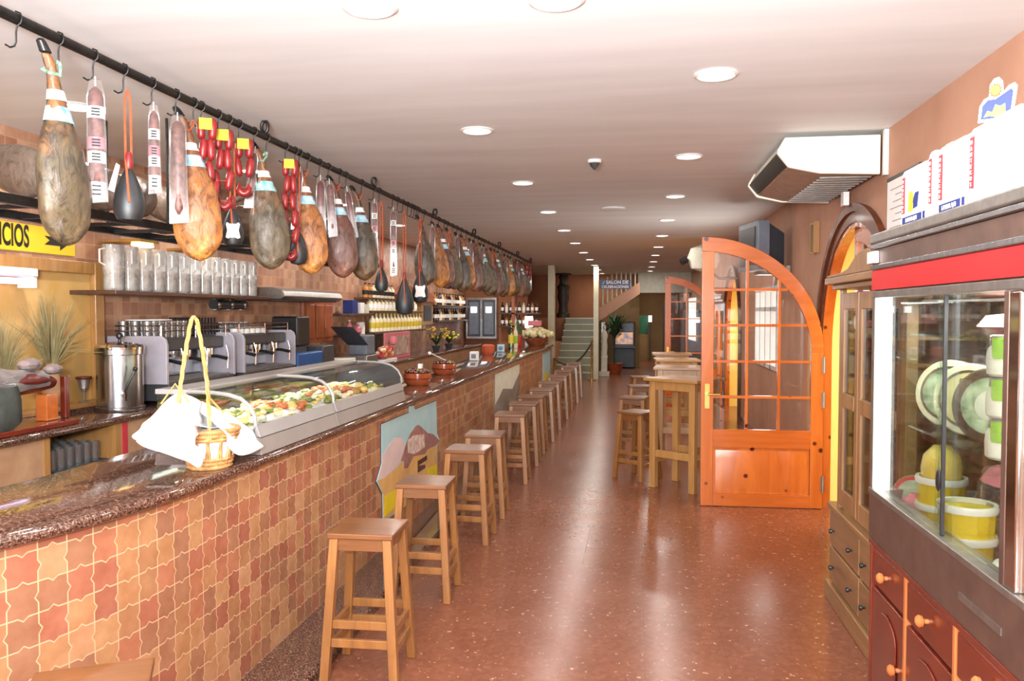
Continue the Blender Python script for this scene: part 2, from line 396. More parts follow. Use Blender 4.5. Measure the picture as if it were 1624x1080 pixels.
def text(body, size, m, parent, loc, rot, name='lettering', sx=1.0, align='CENTER', ext=.0006, bold=.012):
    """flat lettering as a mesh; loc and rot in the parent's frame (world for world things)"""
    cu = bpy.data.curves.new('t', 'FONT'); cu.body = body; cu.size = size; cu.align_x = align; cu.align_y = 'CENTER'; cu.extrude = ext; cu.offset = size*bold
    t = bpy.data.objects.new('t', cu); C.objects.link(t)
    bpy.context.view_layer.update(); dg = bpy.context.evaluated_depsgraph_get()
    me = bpy.data.meshes.new_from_object(t.evaluated_get(dg)); C.objects.unlink(t); bpy.data.objects.remove(t)
    off = OFF.get(parent.name, Vector((0, 0, 0)))
    mx = Matrix.Translation(Vector(loc)-off) @ rot.to_4x4() @ Matrix.Diagonal((sx, 1, 1, 1))
    me.transform(mx); me.materials.clear(); me.materials.append(m); me.name = name
    o = bpy.data.objects.new(name, me); C.objects.link(o); o.parent = parent; return o
def basis(x, y):                     # rotation whose local x, y are the given world directions
    x = Vector(x).normalized(); z = x.cross(Vector(y)).normalized(); y = z.cross(x)
    return Matrix((x, y, z)).transposed()

# ================================================================== SETTING
CEIL = 2.9; XL = -4.0; XR = 1.62; YEND = 31.0
b = MB(); b.box(XL-.3, 3.6, -3.5, YEND, -.1, 0); struct(b, 'floor', M['floor'])
b = MB(); b.box(XL-.3, 3.6, -3.5, YEND, CEIL, CEIL+.1); struct(b, 'ceiling', M['ceiling'])
b = MB(); b.box(XL-.2, XL, -3.5, 18.6, 0, CEIL); struct(b, 'wall_left', M['walltile'])
# right wall with two arched doorways and a window
ARC = [(6.32, 1.0), (13.98, 1.0)]; SPR = 1.37; RISE = 1.0
WIN = (9.6, 11.3, 1.02, 2.02)
b = MB()
def wl(y0, y1, z0a, z0b, z1):
    b.hexa([(XR, y0, z0a), (XR+.26, y0, z0a), (XR+.26, y1, z0b), (XR, y1, z0b)], [(XR, y0, z1), (XR+.26, y0, z1), (XR+.26, y1, z1), (XR, y1, z1)])
ys = [-3.5]
for c, h in ARC:
    wl(ys[-1], c-h, 0, 0, CEIL) if c < 9 else None
    if c > 9: pass
    n = 24; prev = None
    for i in range(n+1):
        a = PI*i/n; y = c-h*math.cos(a); z = SPR+RISE*math.sin(a)
        if prev: wl(prev[0], y, prev[1], z, CEIL)
        prev = (y, z)
    ys.append(c+h)
wl(ARC[0][0]+1, WIN[0], 0, 0, CEIL); wl(WIN[0], WIN[1], 0, 0, WIN[2]); wl(WIN[0], WIN[1], WIN[3], WIN[3], CEIL)
wl(WIN[1], ARC[1][0]-1, 0, 0, CEIL); wl(ARC[1][0]+1, YEND, 0, 0, CEIL)
struct(b, 'wall_right', M['plaster'], smooth=False)
for i, (c, h) in enumerate(ARC):     # casing around each arch (dark outer bead, orange inner jamb)
    b = MB(); out = []; inn = []
    def arch(r, rz, x, n=28):
        P = [(x, c-r, 0)]+[(x, c-r*math.cos(PI*k/n), SPR+rz*math.sin(PI*k/n)) for k in range(n+1)]+[(x, c+r, 0)]
        return [Vector(p) for p in P]
    def band(r0, r1, x0, x1):
        A, B, Cc, D = arch(r0, r0+(RISE-1), x0), arch(r1, r1+(RISE-1), x0), arch(r1, r1+(RISE-1), x1), arch(r0, r0+(RISE-1), x1)
        b.loft([[A[k], B[k], Cc[k], D[k]] for k in range(len(A))])
    band(1.0, 1.13, XR-.03, XR-.001); band(1.08, 1.14, XR-.05, XR-.031)
    struct(b, 'trim_%d' % (i*2+1), M['casing'])
    b = MB(); band(.965, .999, XR-.02, XR+.06); struct(b, 'trim_%d' % (i*2+2), M['door'])
    b = MB(); band(.985, .999, XR+.061, XR+.275); struct(b, 'wall_reveal_%d' % (i+1), M['yellow'])
    b = MB(); y0, y1 = c-1.25, c+1.16
    b.box(XR+.27, 3.5, y1, y1+.08, 0, CEIL); b.box(XR+.27, 3.5, y0-.08, y0, 0, CEIL); b.box(3.42, 3.5, y0, y1, 0, CEIL)
    struct(b, 'wall_vestibule_%d' % (i+1), M['yellow'])
b = MB(); b.box(XR-.012, XR-.001, 7.48, 9.0, 0, .09); b.box(XR-.012, XR-.001, 9.0, 12.8, 0, .09); struct(b, 'baseboard_right', M['granite'])
b = MB(); y1 = ARC[0][0]+1.16; b.box(XR+.27, 3.4, y1-.012, y1-.001, 0, .1); struct(b, 'baseboard_vestibule', M['granite'])
# window on the right wall
w = thing('window_1', None, None, (XR, 10.45, 1.02), world=True, kind='structure')
b = MB()
for y in (9.6, 10.01, 10.42, 10.84, 11.25): b.box(XR-.02, XR+.05, y, y+.05, 1.02, 2.02)
for z in (1.02, 1.72, 1.97): b.box(XR-.02, XR+.05, 9.65, 11.25, z, z+.05)
b.build('window_frame', M['white'], w)
b = MB(); b.box(XR+.07, XR+.08, 9.62, 11.28, 1.03, 2.01); b.build('pane', M['daylight'], w)

# far end
b = MB(); b.box(-4.2, -1.16, 25.4, 25.6, 0, CEIL); b.box(-1.16, .05, 25.4, 25.6, 1.4, CEIL); struct(b, 'wall_far', M['plaster_far'])
b = MB(); b.box(-1.16, 1.62, YEND-.6, YEND-.4, 0, CEIL); struct(b, 'wall_far_passage', M['khaki'])
b = MB(); b.box(.05, XR, 24.4, 25.4, 2.3, CEIL); struct(b, 'trim_5', M['plasterwhite'])
b = MB(); b.box(-4.2, -2.75, 18.6, 18.9, 0, CEIL); b.box(-2.95, -2.75, 18.9, 20.4, 0, CEIL); struct(b, 'wall_left_return', M['plaster_far'])
b = MB(); b.box(-2.85, -2.78, 18.3, 18.59, 0, 2.6); struct(b, 'trim_6', M['shutter'])
b = MB(); b.box(-4.2, -4.0, 18.9, 25.4, 0, CEIL); struct(b, 'wall_stairwell', M['plaster_far'])

# ================================================================== BAR: sweep along the straight run and the near curve
ACX, ACY, AR = -3.97, 2.9, 2.27
def barpath(o, yfar=16.6, aend=-84, n=22):
    P = [Vector((ACX+AR+o, yfar, 0)), Vector((ACX+AR+o, 10, 0)), Vector((ACX+AR+o, 5, 0))]
    for i in range(n+1):
        a = math.radians(aend)*i/n; P.append(Vector((ACX+(AR+o)*math.cos(a), ACY+(AR+o)*math.sin(a), 0)))
    return P
def sweep(mb, prof, **k):
    cols = [barpath(o, **k) for o, z in prof]
    base = len(mb.v)
    mb.loft([[cols[j][i]+Vector((0, 0, prof[j][1])) for j in range(len(prof))] for i in range(len(cols[0]))])
    n = len(prof); ref = barpath(0, **k); s = 0
    for i in range(len(ref)):
        if i: s += (ref[i]-ref[i-1]).length
        for j in range(n): mb.uvs[base+i*n+j] = (s, prof[j][1]+.04)
    return mb
t = thing('bar_counter', 'long bar front clad in wavy terracotta tiles, curving at the near end', 'bar counter', (-1.9, 9, 0), world=True)
b = MB(); sweep(b, [(-.04, .06), (-.04, .994), (-.12, .994), (-.12, .06)]); b.build('tile_front', M['bartile'], t)
b = MB(); sweep(b, [(-.122, .06), (-.122, .994), (-.6, .994), (-.6, .06)]); b.build('carcass', M['walltile'], t)
b = MB(); q = .022; pr = [(-.66, .995), (-.01, .995)]+[(-.012+q*math.cos(a), 1.0175+q*math.sin(a)) for a in [math.radians(d) for d in (-60, -30, 0, 30, 60)]]+[(-.012, 1.04), (-.66, 1.04)]
sweep(b, pr)
tag(b.build('bar_worktop', M['granite']), 'polished brown granite worktop running the whole length of the tiled bar', 'worktop')
b = MB(); sweep(b, [(.25, 0), (.25, .045), (.235, .06), (-.6, .06), (-.6, 0)]); struct(b, 'trim_7', M['granite'])

# ceramic mural panels on the bar front
def mural(px, X): return [(lambda p: (p.y, p.z))(U(x, y, X=X)) for x, y in px]
mz = lambda pts: [(580+x/5.4, 620+y/5.4) for x, y in pts]
XM = -1.739
fnx = lambda w0: (lambda u, v, w: (XM+w, u, v))
mu = thing('ceramic_mural', 'ceramic mural of a mountain village under pale blue sky on the bar front', 'mural', (XM, 6.1, .3), world=True)
def mpart(name, pts, m, w0, w1, lab=None):
    b = MB(); b.prism(mural(mz(pts), XM), fnx(0), w0, w1); o = b.build(name, M[m], mu, smooth=False)
    if lab: o['label'] = lab
outl = [(130, 285), (365, 185), (368, 130), (405, 125), (415, 160), (598, 85), (605, 360), (628, 420), (608, 470), (606, 800), (420, 930), (141, 1120), (138, 880), (85, 775), (130, 620)]
mpart('border', [(x+(-5 if x < 300 else 5), y+(-5 if y < 500 else 5)) for x, y in outl], 'mline', 0, .004)
mpart('sky', outl, 'sky', .004, .007)
mpart('haze', [(130, 560), (235, 400), (300, 400), (330, 470), (300, 600), (150, 745), (105, 770), (92, 765), (130, 622)], 'mpink', .007, .008)
mpart('hillside', [(95, 765), (150, 745), (300, 610), (420, 500), (600, 450), (606, 800), (420, 930), (141, 1100), (138, 880)], 'msand', .008, .009)
mpart('rock', [(290, 600), (340, 440), (370, 370), (420, 300), (445, 290), (480, 320), (520, 360), (570, 370), (625, 425), (600, 460), (520, 500), (500, 540), (400, 560), (350, 660), (315, 665), (318, 600)], 'mrock', .009, .010)
mpart('village', [(350, 420), (400, 380), (490, 370), (495, 480), (440, 520), (400, 540), (352, 530)], 'mwhite', .010, .011)
mpart('path', [(435, 600), (515, 550), (515, 590), (440, 640), (500, 630), (500, 660), (435, 700)], 'mline', .010, .011)
mpart('meadow', [(150, 900), (270, 830), (275, 960), (180, 1050), (145, 1080)], 'myellow', .010, .011)
mpart('field', [(520, 660), (600, 625), (604, 720), (520, 780)], 'myellow', .010, .011)
mu = thing('ceramic_mural', 'grey and white ceramic mural panel on the bar front behind the middle stools', 'mural', (XM, 10.6, .3), world=True)
b = MB(); b.box(XM, XM+.006, 9.8, 11.9, .3, .93); b.build('backing', M['mgrey'], mu, smooth=False)
b = MB(); b.prism([(9.8, .55), (10.4, .7), (11.2, .62), (11.9, .8), (11.9, .93), (9.8, .93)], fnx(0), .006, .008); b.build('pale_sky', M['plasterwhite'], mu, smooth=False)
mu = thing('ceramic_mural', 'narrow pale blue ceramic mural at the far end of the bar front', 'mural', (XM, 15.6, .3), world=True)
b = MB(); b.box(XM, XM+.006, 15.0, 16.3, .38, .93); b.build('backing', M['sky'], mu, smooth=False)
b = MB(); b.box(XM+.006, XM+.008, 15.2, 15.8, .38, .55); b.build('meadow', M['myellow'], mu, smooth=False)

# ================================================================== STOOLS
def make_stool():
    r = thing('bar_stool', 'x', 'stool', group='wooden stools along the bar')
    b = MB(); b.box(-.155, .155, -.15, .15, .664, .69); b.build('seat', M['stooltop'], r, bevel=.006)
    b = MB()
    for s in (-1, 1): b.box(-.115, .115, s*.118-.011, s*.118+.011, .605, .663); b.box(s*.118-.011, s*.118+.011, -.106, .106, .605, .663)
    b.build('apron', M['stooltop'], r, bevel=.003)
    for sx in (-1, 1):
        for sy in (-1, 1):
            b = MB(); h = .021
            f = lambda cx, cy, z: [(cx-h, cy-h, z), (cx+h, cy-h, z), (cx+h, cy+h, z), (cx-h, cy+h, z)]
            b.hexa(f(sx*.165, sy*.16, 0), f(sx*.125, sy*.12, .663)); b.build('leg', M['stool'], r, bevel=.004)
    def at(z): k = z/.663; return .165-.04*k, .16-.04*k
    for z in (.185, .27):
        for s in (-1, 1):
            x, y = at(z); b = MB(); b.box(-x+.02, x-.02, s*y-.01, s*y+.01, z-.02, z+.02); b.build('stretcher', M['stool'], r, bevel=.003)
            b = MB(); zz = z-.035; x, y = at(zz); b.box(s*x-.01, s*x+.01, -y+.02, y-.02, zz-.02, zz+.02); b.build('stretcher', M['stool'], r, bevel=.003)
    return r
st = make_stool()
feet = [3.447, 4.508, 5.70, 6.45, 7.797, 8.742, 9.518, 10.43, 11.53, 12.7, 13.8, 15.03, 16.07]
for i, y in enumerate(feet):
    o = st if i == 0 else copy_tree(st)
    o.location = (-1.243+rnd.uniform(-.012, .012), y+.17, 0); o.rotation_euler = (0, 0, [.03, .02, -.02, .04][i % 4])
    if i == 0: o['label'] = 'nearest fully visible honey wood stool, standing before the tiled bar front'
    elif i == len(feet)-1: o['label'] = 'farthest wooden stool of the row along the bar'
    else: o['label'] = '%s honey wood stool counted from the nearest full one along the bar' % ORD[i]
o = copy_tree(st); o.location = (-1.46, 1.93, 0); o.rotation_euler = (0, 0, .5); o['label'] = 'wooden stool of which only the seat top shows at the bottom left corner'
# stools and high tables on the right
for (x, y, r, l) in [(.02, 8.32, -.65, 'wooden stool beside the nearest high table by the door'), (-.02, 9.75, -.2, 'wooden stool beside the second high table, behind the nearest table stool'),
                     (.05, 11.3, .1, 'wooden stool beside the third high table, farther back'), (.08, 12.9, .2, 'farthest wooden stool at the high tables on the right')]:
    o = copy_tree(st); o.location = (x, y, 0); o.rotation_euler = (0, 0, r); o['label'] = l; o['group'] = 'wooden stools at the high tables'
def make_table():
    r = thing('high_table', 'x', 'table', group='high wooden tables')
    b = MB(); b.box(-.3, .3, -.27, .27, 1.04, 1.07); b.build('tabletop', M['tabletop'], r, bevel=.006)
    b = MB()
    for s in (-1, 1): b.box(-.2, .2, s*.2-.012, s*.2+.012, .955, 1.039); b.box(s*.22-.012, s*.22+.012, -.188, .188, .955, 1.039)
    b.build('apron', M['table'], r, bevel=.003)
    for sx in (-1, 1):
        for sy in (-1, 1): b = MB(); b.box(sx*.22-.032, sx*.22+.032, sy*.2-.032, sy*.2+.032, 0, 1.039); b.build('leg', M['table'], r, bevel=.004)
    for s in (-1, 1):
        b = MB(); b.box(-.19, .19, s*.2-.012, s*.2+.012, .3, .37); b.build('stretcher', M['table'], r, bevel=.003)
        b = MB(); b.box(s*.22-.012, s*.22+.012, -.17, .17, .24, .31); b.build('stretcher', M['table'], r, bevel=.003)
    return r
tb = make_table()
for i, (x, y, r, l) in enumerate([(.47, 7.93, -.62, 'nearest high pine table, partly hidden by the open arched door'), (.52, 9.6, -.1, 'second high pine table behind the arched door'),
                                  (.55, 11.2, .05, 'third high pine table behind the arched door'), (.55, 12.8, 0, 'farthest high pine table, before the second arched door')]):
    o = tb if i == 0 else copy_tree(tb); o.location = (x, y, 0); o.rotation_euler = (0, 0, r); o['label'] = l

# ================================================================== ARCHED GLAZED DOORS
def make_door(name):
    W, ZT = 1.03, 2.36; zs = 1.36; ra, rb = W, ZT-zs
    r = thing(name, None, None, kind='structure')
    th = .022
    xz = lambda u, v, w: (u, w, v)
    oz = lambda x: zs+rb*math.sqrt(max(0, 1-(x/ra)**2))
    ia, ib = W-.105, rb-.125; inz = lambda x: zs+ib*math.sqrt(max(0, 1-(x/ia)**2))
    b = MB(); b.box(0, .105, -th, th, 0.005, inz(.05)); b.build('free_stile', M['door'], r, bevel=.004)
    b = MB(); b.box(W-.105, W, -th, th, .005, zs); b.build('hinge_stile', M['door'], r, bevel=.004)
    b = MB(); n = 26; R = []
    for k in range(n+1):
        a = PI/2*k/n
        R.append([(ra*math.cos(a), -th, zs+rb*math.sin(a)), (ra*math.cos(a), th, zs+rb*math.sin(a)), (ia*math.cos(a), th, zs+ib*math.sin(a)), (ia*math.cos(a), -th, zs+ib*math.sin(a))])
    b.loft(R); b.build('arched_rail', M['doorx'], r, bevel=.003)
    b = MB(); b.box(.105, W-.105, -th, th, .005, .115); b.box(.105, W-.105, -th, th, .52, .68); b.build('cross_rail', M['doorx'], r, bevel=.003)
    b = MB(); b.box(.107, W-.107, -.008, .008, .115, .52)
    f = lambda i, y, z0=.117, z1=.518: [(.108+i, y, z0+i), (W-.108-i, y, z0+i), (W-.108-i, y, z1-i), (.108+i, y, z1-i)]
    for s in (-1, 1):
        A = [Vector(p) for p in f(.02, s*.008)]; B = [Vector(p) for p in f(.055, s*.017)]
        b.hexa(A, B)
    b.build('raised_panel', M['door'], r, bevel=.002)
    gx0, gx1 = .105, W-.105
    muns = [.105+(gx1-gx0)*.345, .105+(gx1-gx0)*.675]
    for x in muns: b = MB(); b.box(x-.012, x+.012, -.016, .016, .68, inz(x)+.01); b.build('muntin', M['door'], r, bevel=.003)
    hz = [.965, 1.275, 1.59, 1.9]
    for z in hz:
        xe = gx1 if z < zs else ia*math.sqrt(max(0, 1-((z-zs)/ib)**2))
        b = MB(); b.box(gx0, xe, -.0155, .0155, z-.012, z+.012); b.build('muntin', M['doorx'], r, bevel=.003)
    b = MB(); poly = [(gx0, .68), (gx1, .68)]+[(ia*math.cos(PI/2*k/20)+.004, zs+ib*math.sin(PI/2*k/20)+.004) for k in range(0, 20) if ia*math.cos(PI/2*k/20) > gx0]+[(gx0, inz(gx0))]
    b.prism(poly, xz, -.002, .002); b.build('pane', M['glass'], r, smooth=False)
    b = MB(); b.box(.03, .075, -th-.006, -th, .86, 1.08); b.cyl((.052, -th-.003, .99), (.052, -th-.06, .99), .009); b.cyl((.052, -th-.055, .99), (.16, -th-.055, .99), .009); b.build('handle', M['brass'], r, bevel=.003)
    for z in (.22, .95, 1.25): b = MB(); b.box(W-.014, W+.014, -th-.006, -th+.01, z-.07, z+.07); b.cyl((W+.002, -th-.008, z-.07), (W+.002, -th-.008, z+.07), .009); b.build('hinge', M['alu'], r)
    return r
d1 = make_door('door_1'); d1.location = (.565, 7.19, 0); d1.rotation_euler = (0, 0, math.atan2(.03, 1.03))
d1['label'] = 'open orange pine door leaf with glazed quarter-arch top, nearest of two'; 
def door_copy(name, loc, rz):
    o = copy_tree(d1); o.name = name; o.location = loc; o.rotation_euler = (0, 0, rz); return o
o = door_copy('door_2', (.52, 14.9, 0), math.atan2(.03, 1.03)); o['label'] = 'open red-orange arched glazed door leaf farther back along the right wall'
o = door_copy('door_3', (XR+.035, 6.42, 0), -PI/2); o['label'] = 'closed orange arched door leaf in the doorway behind the oak hutch'

# ================================================================== CEILING FITTINGS
def make_down():
    r = thing('ceiling_light', 'x', 'ceiling light', group='recessed downlights')
    b = MB(); n = 28; R = []
    for (q, z) in ((.088, -.001), (.108, -.001), (.111, -.006), (.096, -.012), (.088, -.008), (.088, -.001)):
        R.append([(q*math.cos(2*PI*j/n), q*math.sin(2*PI*j/n), z) for j in range(n)])
    b.loft(R, False); b.build('rim', M['white'], r)
    b = MB(); b.lathe([(.001, -.0045), (.087, -.0045), (.087, -.002), (.001, -.002)], 28); b.build('diffuser', M['lamp'], r)
    return r
dl = make_down(); first = True
rows = [(-1.04, [3.06+2.15*k for k in range(11)], 'in the middle row over the stools'), (.39, [4.18+2.13*k for k in range(11)], 'in the right-hand row over the aisle'),
        (-3.22, [4.25+2.13*k for k in range(7)], 'in the left row behind the meat rail'), (-.31, [3.1], '')]
LAMPS = []
for X, ysr, w in rows:
    for i, y in enumerate(ysr):
        o = dl if first else copy_tree(dl); first = False
        o.location = (X, y, CEIL); LAMPS.append((X, y))
        o['label'] = '%s recessed downlight from the camera %s' % (ORD[i], w) if w else 'recessed downlight cut by the top edge, between the two rows'
t = thing('smoke_detector', 'small white conical smoke detector on the ceiling between the downlight rows', 'smoke detector', (-.33, 6.37, CEIL))
b = MB(); b.lathe([(.055, 0), (.055, -.02), (.045, -.025)], 20); b.build('base', M['white'], t)
b = MB(); b.lathe([(.042, -.025), (.03, -.05), (.008, -.075)], 20); b.build('sensor', M['darkgrey'], t)
b = MB(); b.lathe([(.14, CEIL), (.14, CEIL-.012), (.12, CEIL-.02), (.001, CEIL-.02)], 24, (-.27, 9.3, 0)); tag(b.build('ceiling_vent', M['ceiling']), 'faint round ceiling vent between the downlight rows', 'vent')

# ================================================================== AIR CONDITIONER, WALL THINGS ON THE RIGHT
t = thing('air_conditioner', 'cream ceiling air conditioner hanging beside the right wall', 'air conditioner', (1.3, 6.3, 2.6), world=True)
Y0, Y1 = 5.6, 7.05
prof = [(1.58, 2.87), (.975, 2.87), (.93, 2.79), (.925, 2.765), (1.0, 2.67), (1.2, 2.625), (1.58, 2.61)]
fy = lambda u, v, w: (u, w, v)
b = MB(); b.prism(prof, fy, Y0, Y0+.035); b.build('end_cap', M['cream'], t, bevel=.008)
b = MB(); b.prism(prof, fy, Y1-.035, Y1); b.build('end_cap', M['cream'], t, bevel=.008)
b = MB(); b.prism([(1.57, 2.865), (.985, 2.865), (.945, 2.79), (1.57, 2.79)], fy, Y0+.036, Y1-.036); b.build('housing', M['cream'], t)
b = MB(); b.prism([(1.57, 2.789), (.99, 2.789), (1.01, 2.685), (1.205, 2.635), (1.57, 2.62)], fy, Y0+.036, Y1-.036); b.build('underside_panel', M['greyunder'], t)
b = MB(); b.prism([(.986, 2.775), (.935, 2.775), (.94, 2.765), (1.0, 2.69)], fy, Y0+.036, Y1-.036); b.build('outlet_slot', M['black'], t)
b = MB()
for y in [Y0+.1+.1*k for k in range(13)]: b.box(1.22, 1.55, y, y+.012, 2.606, 2.617)
b.build('intake_grille', M['alu'], t)
b = MB(); b.box(1.59, 1.618, 5.56, 5.6, 2.6, 2.895); b.build('mounting_bracket', M['white'], t)
b = MB(); b.box(1.52, 1.56, 6.3, 6.38, 2.5, 2.6); b.build('drain_box', M['white'], t)
t = thing('television', 'slate grey tube television on a wall bracket above the arched door', 'television', (1.3, 8.9, 2.2), world=True)
rot = lambda x, y, z: Vector((1.25+.97*x-.2*y, 8.72+.2*x+.97*y, z-.03))
bx = lambda x0, x1, y0, y1, z0, z1: ([rot(x0, y0, z0), rot(x1, y0, z0), rot(x1, y1, z0), rot(x0, y1, z0)], [rot(x0, y0, z1), rot(x1, y0, z1), rot(x1, y1, z1), rot(x0, y1, z1)])
b = MB(); b.hexa(*bx(0, .13, -.02, .6, 2.18, 2.7)); b.build('bezel', M['tvface'], t, bevel=.01)
b = MB(); b.hexa([rot(.13, .02, 2.2), rot(.34, .12, 2.24), rot(.34, .46, 2.24), rot(.13, .56, 2.2)], [rot(.13, .02, 2.68), rot(.34, .12, 2.58), rot(.34, .46, 2.58), rot(.13, .56, 2.68)]); b.build('tube_housing', M['tv'], t, bevel=.01)
b = MB(); b.hexa(*bx(-.012, -.001, .05, .53, 2.24, 2.64)); b.build('screen', M['black'], t)
b = MB(); b.hexa(*bx(.1, .32, .2, .36, 2.14, 2.175)); b.build('bracket', M['alu'], t)
b = MB(); b.tube([(1.5, 8.98, 2.15), (1.58, 9.0, 2.05)], .02); b.build('bracket_arm', M['alu'], t)
b = MB(); b.box(1.58, 1.618, 8.9, 9.08, 1.96, 2.2); b.build('wall_plate', M['alu'], t)
t = thing('wall_light', 'small upright wall light with wooden sides between television and arch', 'wall light', (1.6, 7.66, 2.25), world=True)
b = MB(); b.box(1.575, 1.612, 7.58, 7.7, 2.26, 2.5); b.build('shade', M['khaki'], t)
for y in (7.54, 7.7): b = MB(); b.box(1.57, 1.618, y, y+.04, 2.24, 2.52); b.build('side_rail', M['table'], t)
t = thing('framed_certificate', 'framed white certificate on the wall behind the milk cartons', 'picture', (1.6, 5.2, 2.2), world=True)
b = MB(); b.box(1.59, 1.618, 4.9, 5.5, 2.16, 2.56); b.build('frame', M['black'], t, bevel=.004)
b = MB(); b.box(1.586, 1.591, 4.93, 5.47, 2.19, 2.53); b.build('sheet', M['paper'], t)
b = MB()
for k in range(7): b.box(1.584, 1.586, 5.0, 5.4-.05*(k % 3), 2.23+.04*k, 2.236+.04*k)
b.build('print', M['alu'], t)
t = thing('wall_fan', 'pale wall fan on a dark bracket above the second arched door', 'fan', (1.05, 13.2, 2.4), world=True)
b = MB(); b.lathe([(.02, -.22), (.2, -.16), (.26, 0), (.2, .16), (.02, .22)], 18, (1.05, 13.0, 2.56), 1.0, .45); b.build('cage', M['plasterwhite'], t)
b = MB(); b.tube([(.78, 12.98, 2.54), (.7, 12.95, 2.5)], .06); b.build('motor_cap', M['black'], t)
b = MB(); b.tube([(1.1, 13.1, 2.4), (1.3, 13.15, 2.25), (1.6, 13.2, 2.25)], .025); b.build('bracket', M['black'], t)

# ================================================================== OAK HUTCH
t = thing('oak_hutch', 'worn oak display hutch with glazed top and two drawer rows beside the arch', 'hutch', (1.37, 4.3, 0), world=True)
b = MB(); b.box(1.125, 1.6, 3.66, 4.985, 0, .11); b.build('plinth', M['hutchy'], t, bevel=.008)
b = MB(); b.box(1.16, 1.59, 3.68, 4.955, .11, .545); b.build('chest', M['hutchy'], t)
for r, (z0, z1) in enumerate([(.125, .325), (.34, .535)]):
    for y0, y1 in ((3.70, 4.3), (4.32, 4.94)):
        b = MB(); b.box(1.14, 1.165, y0, y1, z0, z1); d = b.build('drawer', M['hutchy'], t, bevel=.006)
        for y in (y0+.12, y1-.12): b = MB(); b.lathe([(.006, 0), (.006, .012), (.014, .018), (.012, .03), (.002, .033)], 12, (1.14, y, (z0+z1)/2), rot=Matrix.Rotation(-PI/2, 3, 'Y')); b.build('knob', M['black'], d)
b = MB(); b.box(1.13, 1.6, 3.66, 4.975, .545, .58); b.build('waist_board', M['hutchy'], t, bevel=.006)
for x, w_, y0, y1 in ((1.155, .03, 4.80, 4.84), (1.57, .03, 4.80, 4.84), (1.155, .05, 3.68, 3.74), (1.545, .05, 3.68, 3.74)): b = MB(); b.box(x, x+w_, y0, y1, .58, 1.83); b.build('post', M['hutch'], t, bevel=.004)
for y0, y1 in ((4.45, 4.798), (4.10, 4.44), (3.742, 4.09)):
    b = MB(); w = .055
    b.box(1.155, 1.185, y0, y0+w, .6, 1.81); b.box(1.155, 1.185, y1-w, y1, .6, 1.81)
    b.box(1.155, 1.185, y0+w, y1-w, .6, .70); b.box(1.155, 1.185, y0+w, y1-w, 1.72, 1.81); b.box(1.15, 1.185, y0+w, y1-w, 1.17, 1.25)
    d = b.build('door', M['hutch'], t, bevel=.004)
    b = MB(); b.box(1.168, 1.172, y0+w, y1-w, .7, 1.72); b.build('pane', M['glass'], d, smooth=False)
b = MB(); b.box(1.222, 1.543, 4.805, 4.81, .6, 1.81); b.build('side_pane', M['glass'], t, smooth=False)
for z in (1.0, 1.34, 1.46, 1.58): b = MB(); b.box(1.2, 1.54, 3.75, 4.78, z, z+.016); b.build('shelf', M['hutchy'], t)
b = MB(); b.box(1.12, 1.6, 3.66, 4.87, 1.83, 1.86); b.box(1.09, 1.6, 3.66, 4.93, 1.86, 1.9); b.build('cornice', M['hutchy'], t, bevel=.008)
b = MB(); pts = [(4.93, 1.9), (4.93, 1.915), (4.6, 1.92), (4.46, 1.935), (4.38, 1.965), (4.32, 1.99), (4.22, 2.01), (4.1, 2.015), (4.0, 1.99), (3.92, 2.0), (3.8, 2.02), (3.66, 2.0), (3.66, 1.9)]
b.prism(pts, lambda u, v, w: (w, u, v), 1.1, 1.16); b.build('pediment', M['hutch'], t, bevel=.008)

# ================================================================== REFRIGERATED SHOWCASE ON A MAHOGANY CABINET
X0, X1, YA, YB = 1.0, 1.58, 2.2, 3.59
t = thing('mahogany_cabinet', 'red mahogany cabinet with arched doors carrying the glass showcase', 'cabinet', (1.3, 2.9, 0), world=True)
b = MB(); b.box(X0+.02, X1, YA, YB, 0, .738); b.build('carcass', M['mahog'], t, bevel=.004)
b = MB(); b.box(X0-.01, X1, YA, YB+.01, .715, .739); b.build('top_moulding', M['mahogy'], t, bevel=.006)
edges = [3.585, 3.15, 2.68, 2.205]
for i in range(3):
    y1, y0 = edges[i]-.012, edges[i+1]+.012
    b = MB(); b.box(X0, X0+.022, y0, y1, .555, .705); d = b.build('drawer', M['mahogy'], t, bevel=.01)
    kn = lambda y, z, p: MB().lathe([(.009, 0), (.009, .012), (.02, .02), (.022, .03), (.014, .04), (.002, .043)], 14, (X0, y, z), rot=Matrix.Rotation(-PI/2, 3, 'Y')).build('knob', M['knob'], p)
    kn((y0+y1)/2, .635, d)
    b = MB(); b.box(X0, X0+.022, y0, y1, .05, .54); d = b.build('door', M['mahog'], t, bevel=.008)
    b = MB(); ya, yb = y0+.075, y1-.075; n = 12; h = (yb-ya)/2
    poly = [(ya, .11), (yb, .11)]+[((ya+yb)/2+h*math.cos(PI*k/n), .40+.085*math.sin(PI*k/n)) for k in range(n+1)]
    b.prism(poly, lambda u, v, w: (w, u, v), X0-.008, X0-.0005); b.build('raised_panel', M['mahog'], d, bevel=.006)
    kn(y0+.05, .33, d)
    b = MB(); b.box(X0-.004, X0+.02, edges[i]-.011, edges[i]+.011, .05, .71); b.build('pilaster', M['knob'] if i else M['mahog'], t, bevel=.003)
t = thing('showcase', 'tall glazed refrigerated showcase with red band, standing on the mahogany cabinet', 'showcase', (1.3, 2.9, .74), world=True)
FZ = .835
b = MB(); b.box(X0-.012, X0+.03, YA, YB+.005, .741, .935); b.box(X0+.03, X1, YA, YB+.005, .741, FZ); b.build('base', M['brownmetal'], t, bevel=.006)
b = MB(); b.box(X0-.016, X0-.012, 2.33, 2.62, .82, .842); b.build('badge_strip', M['alu'], t)
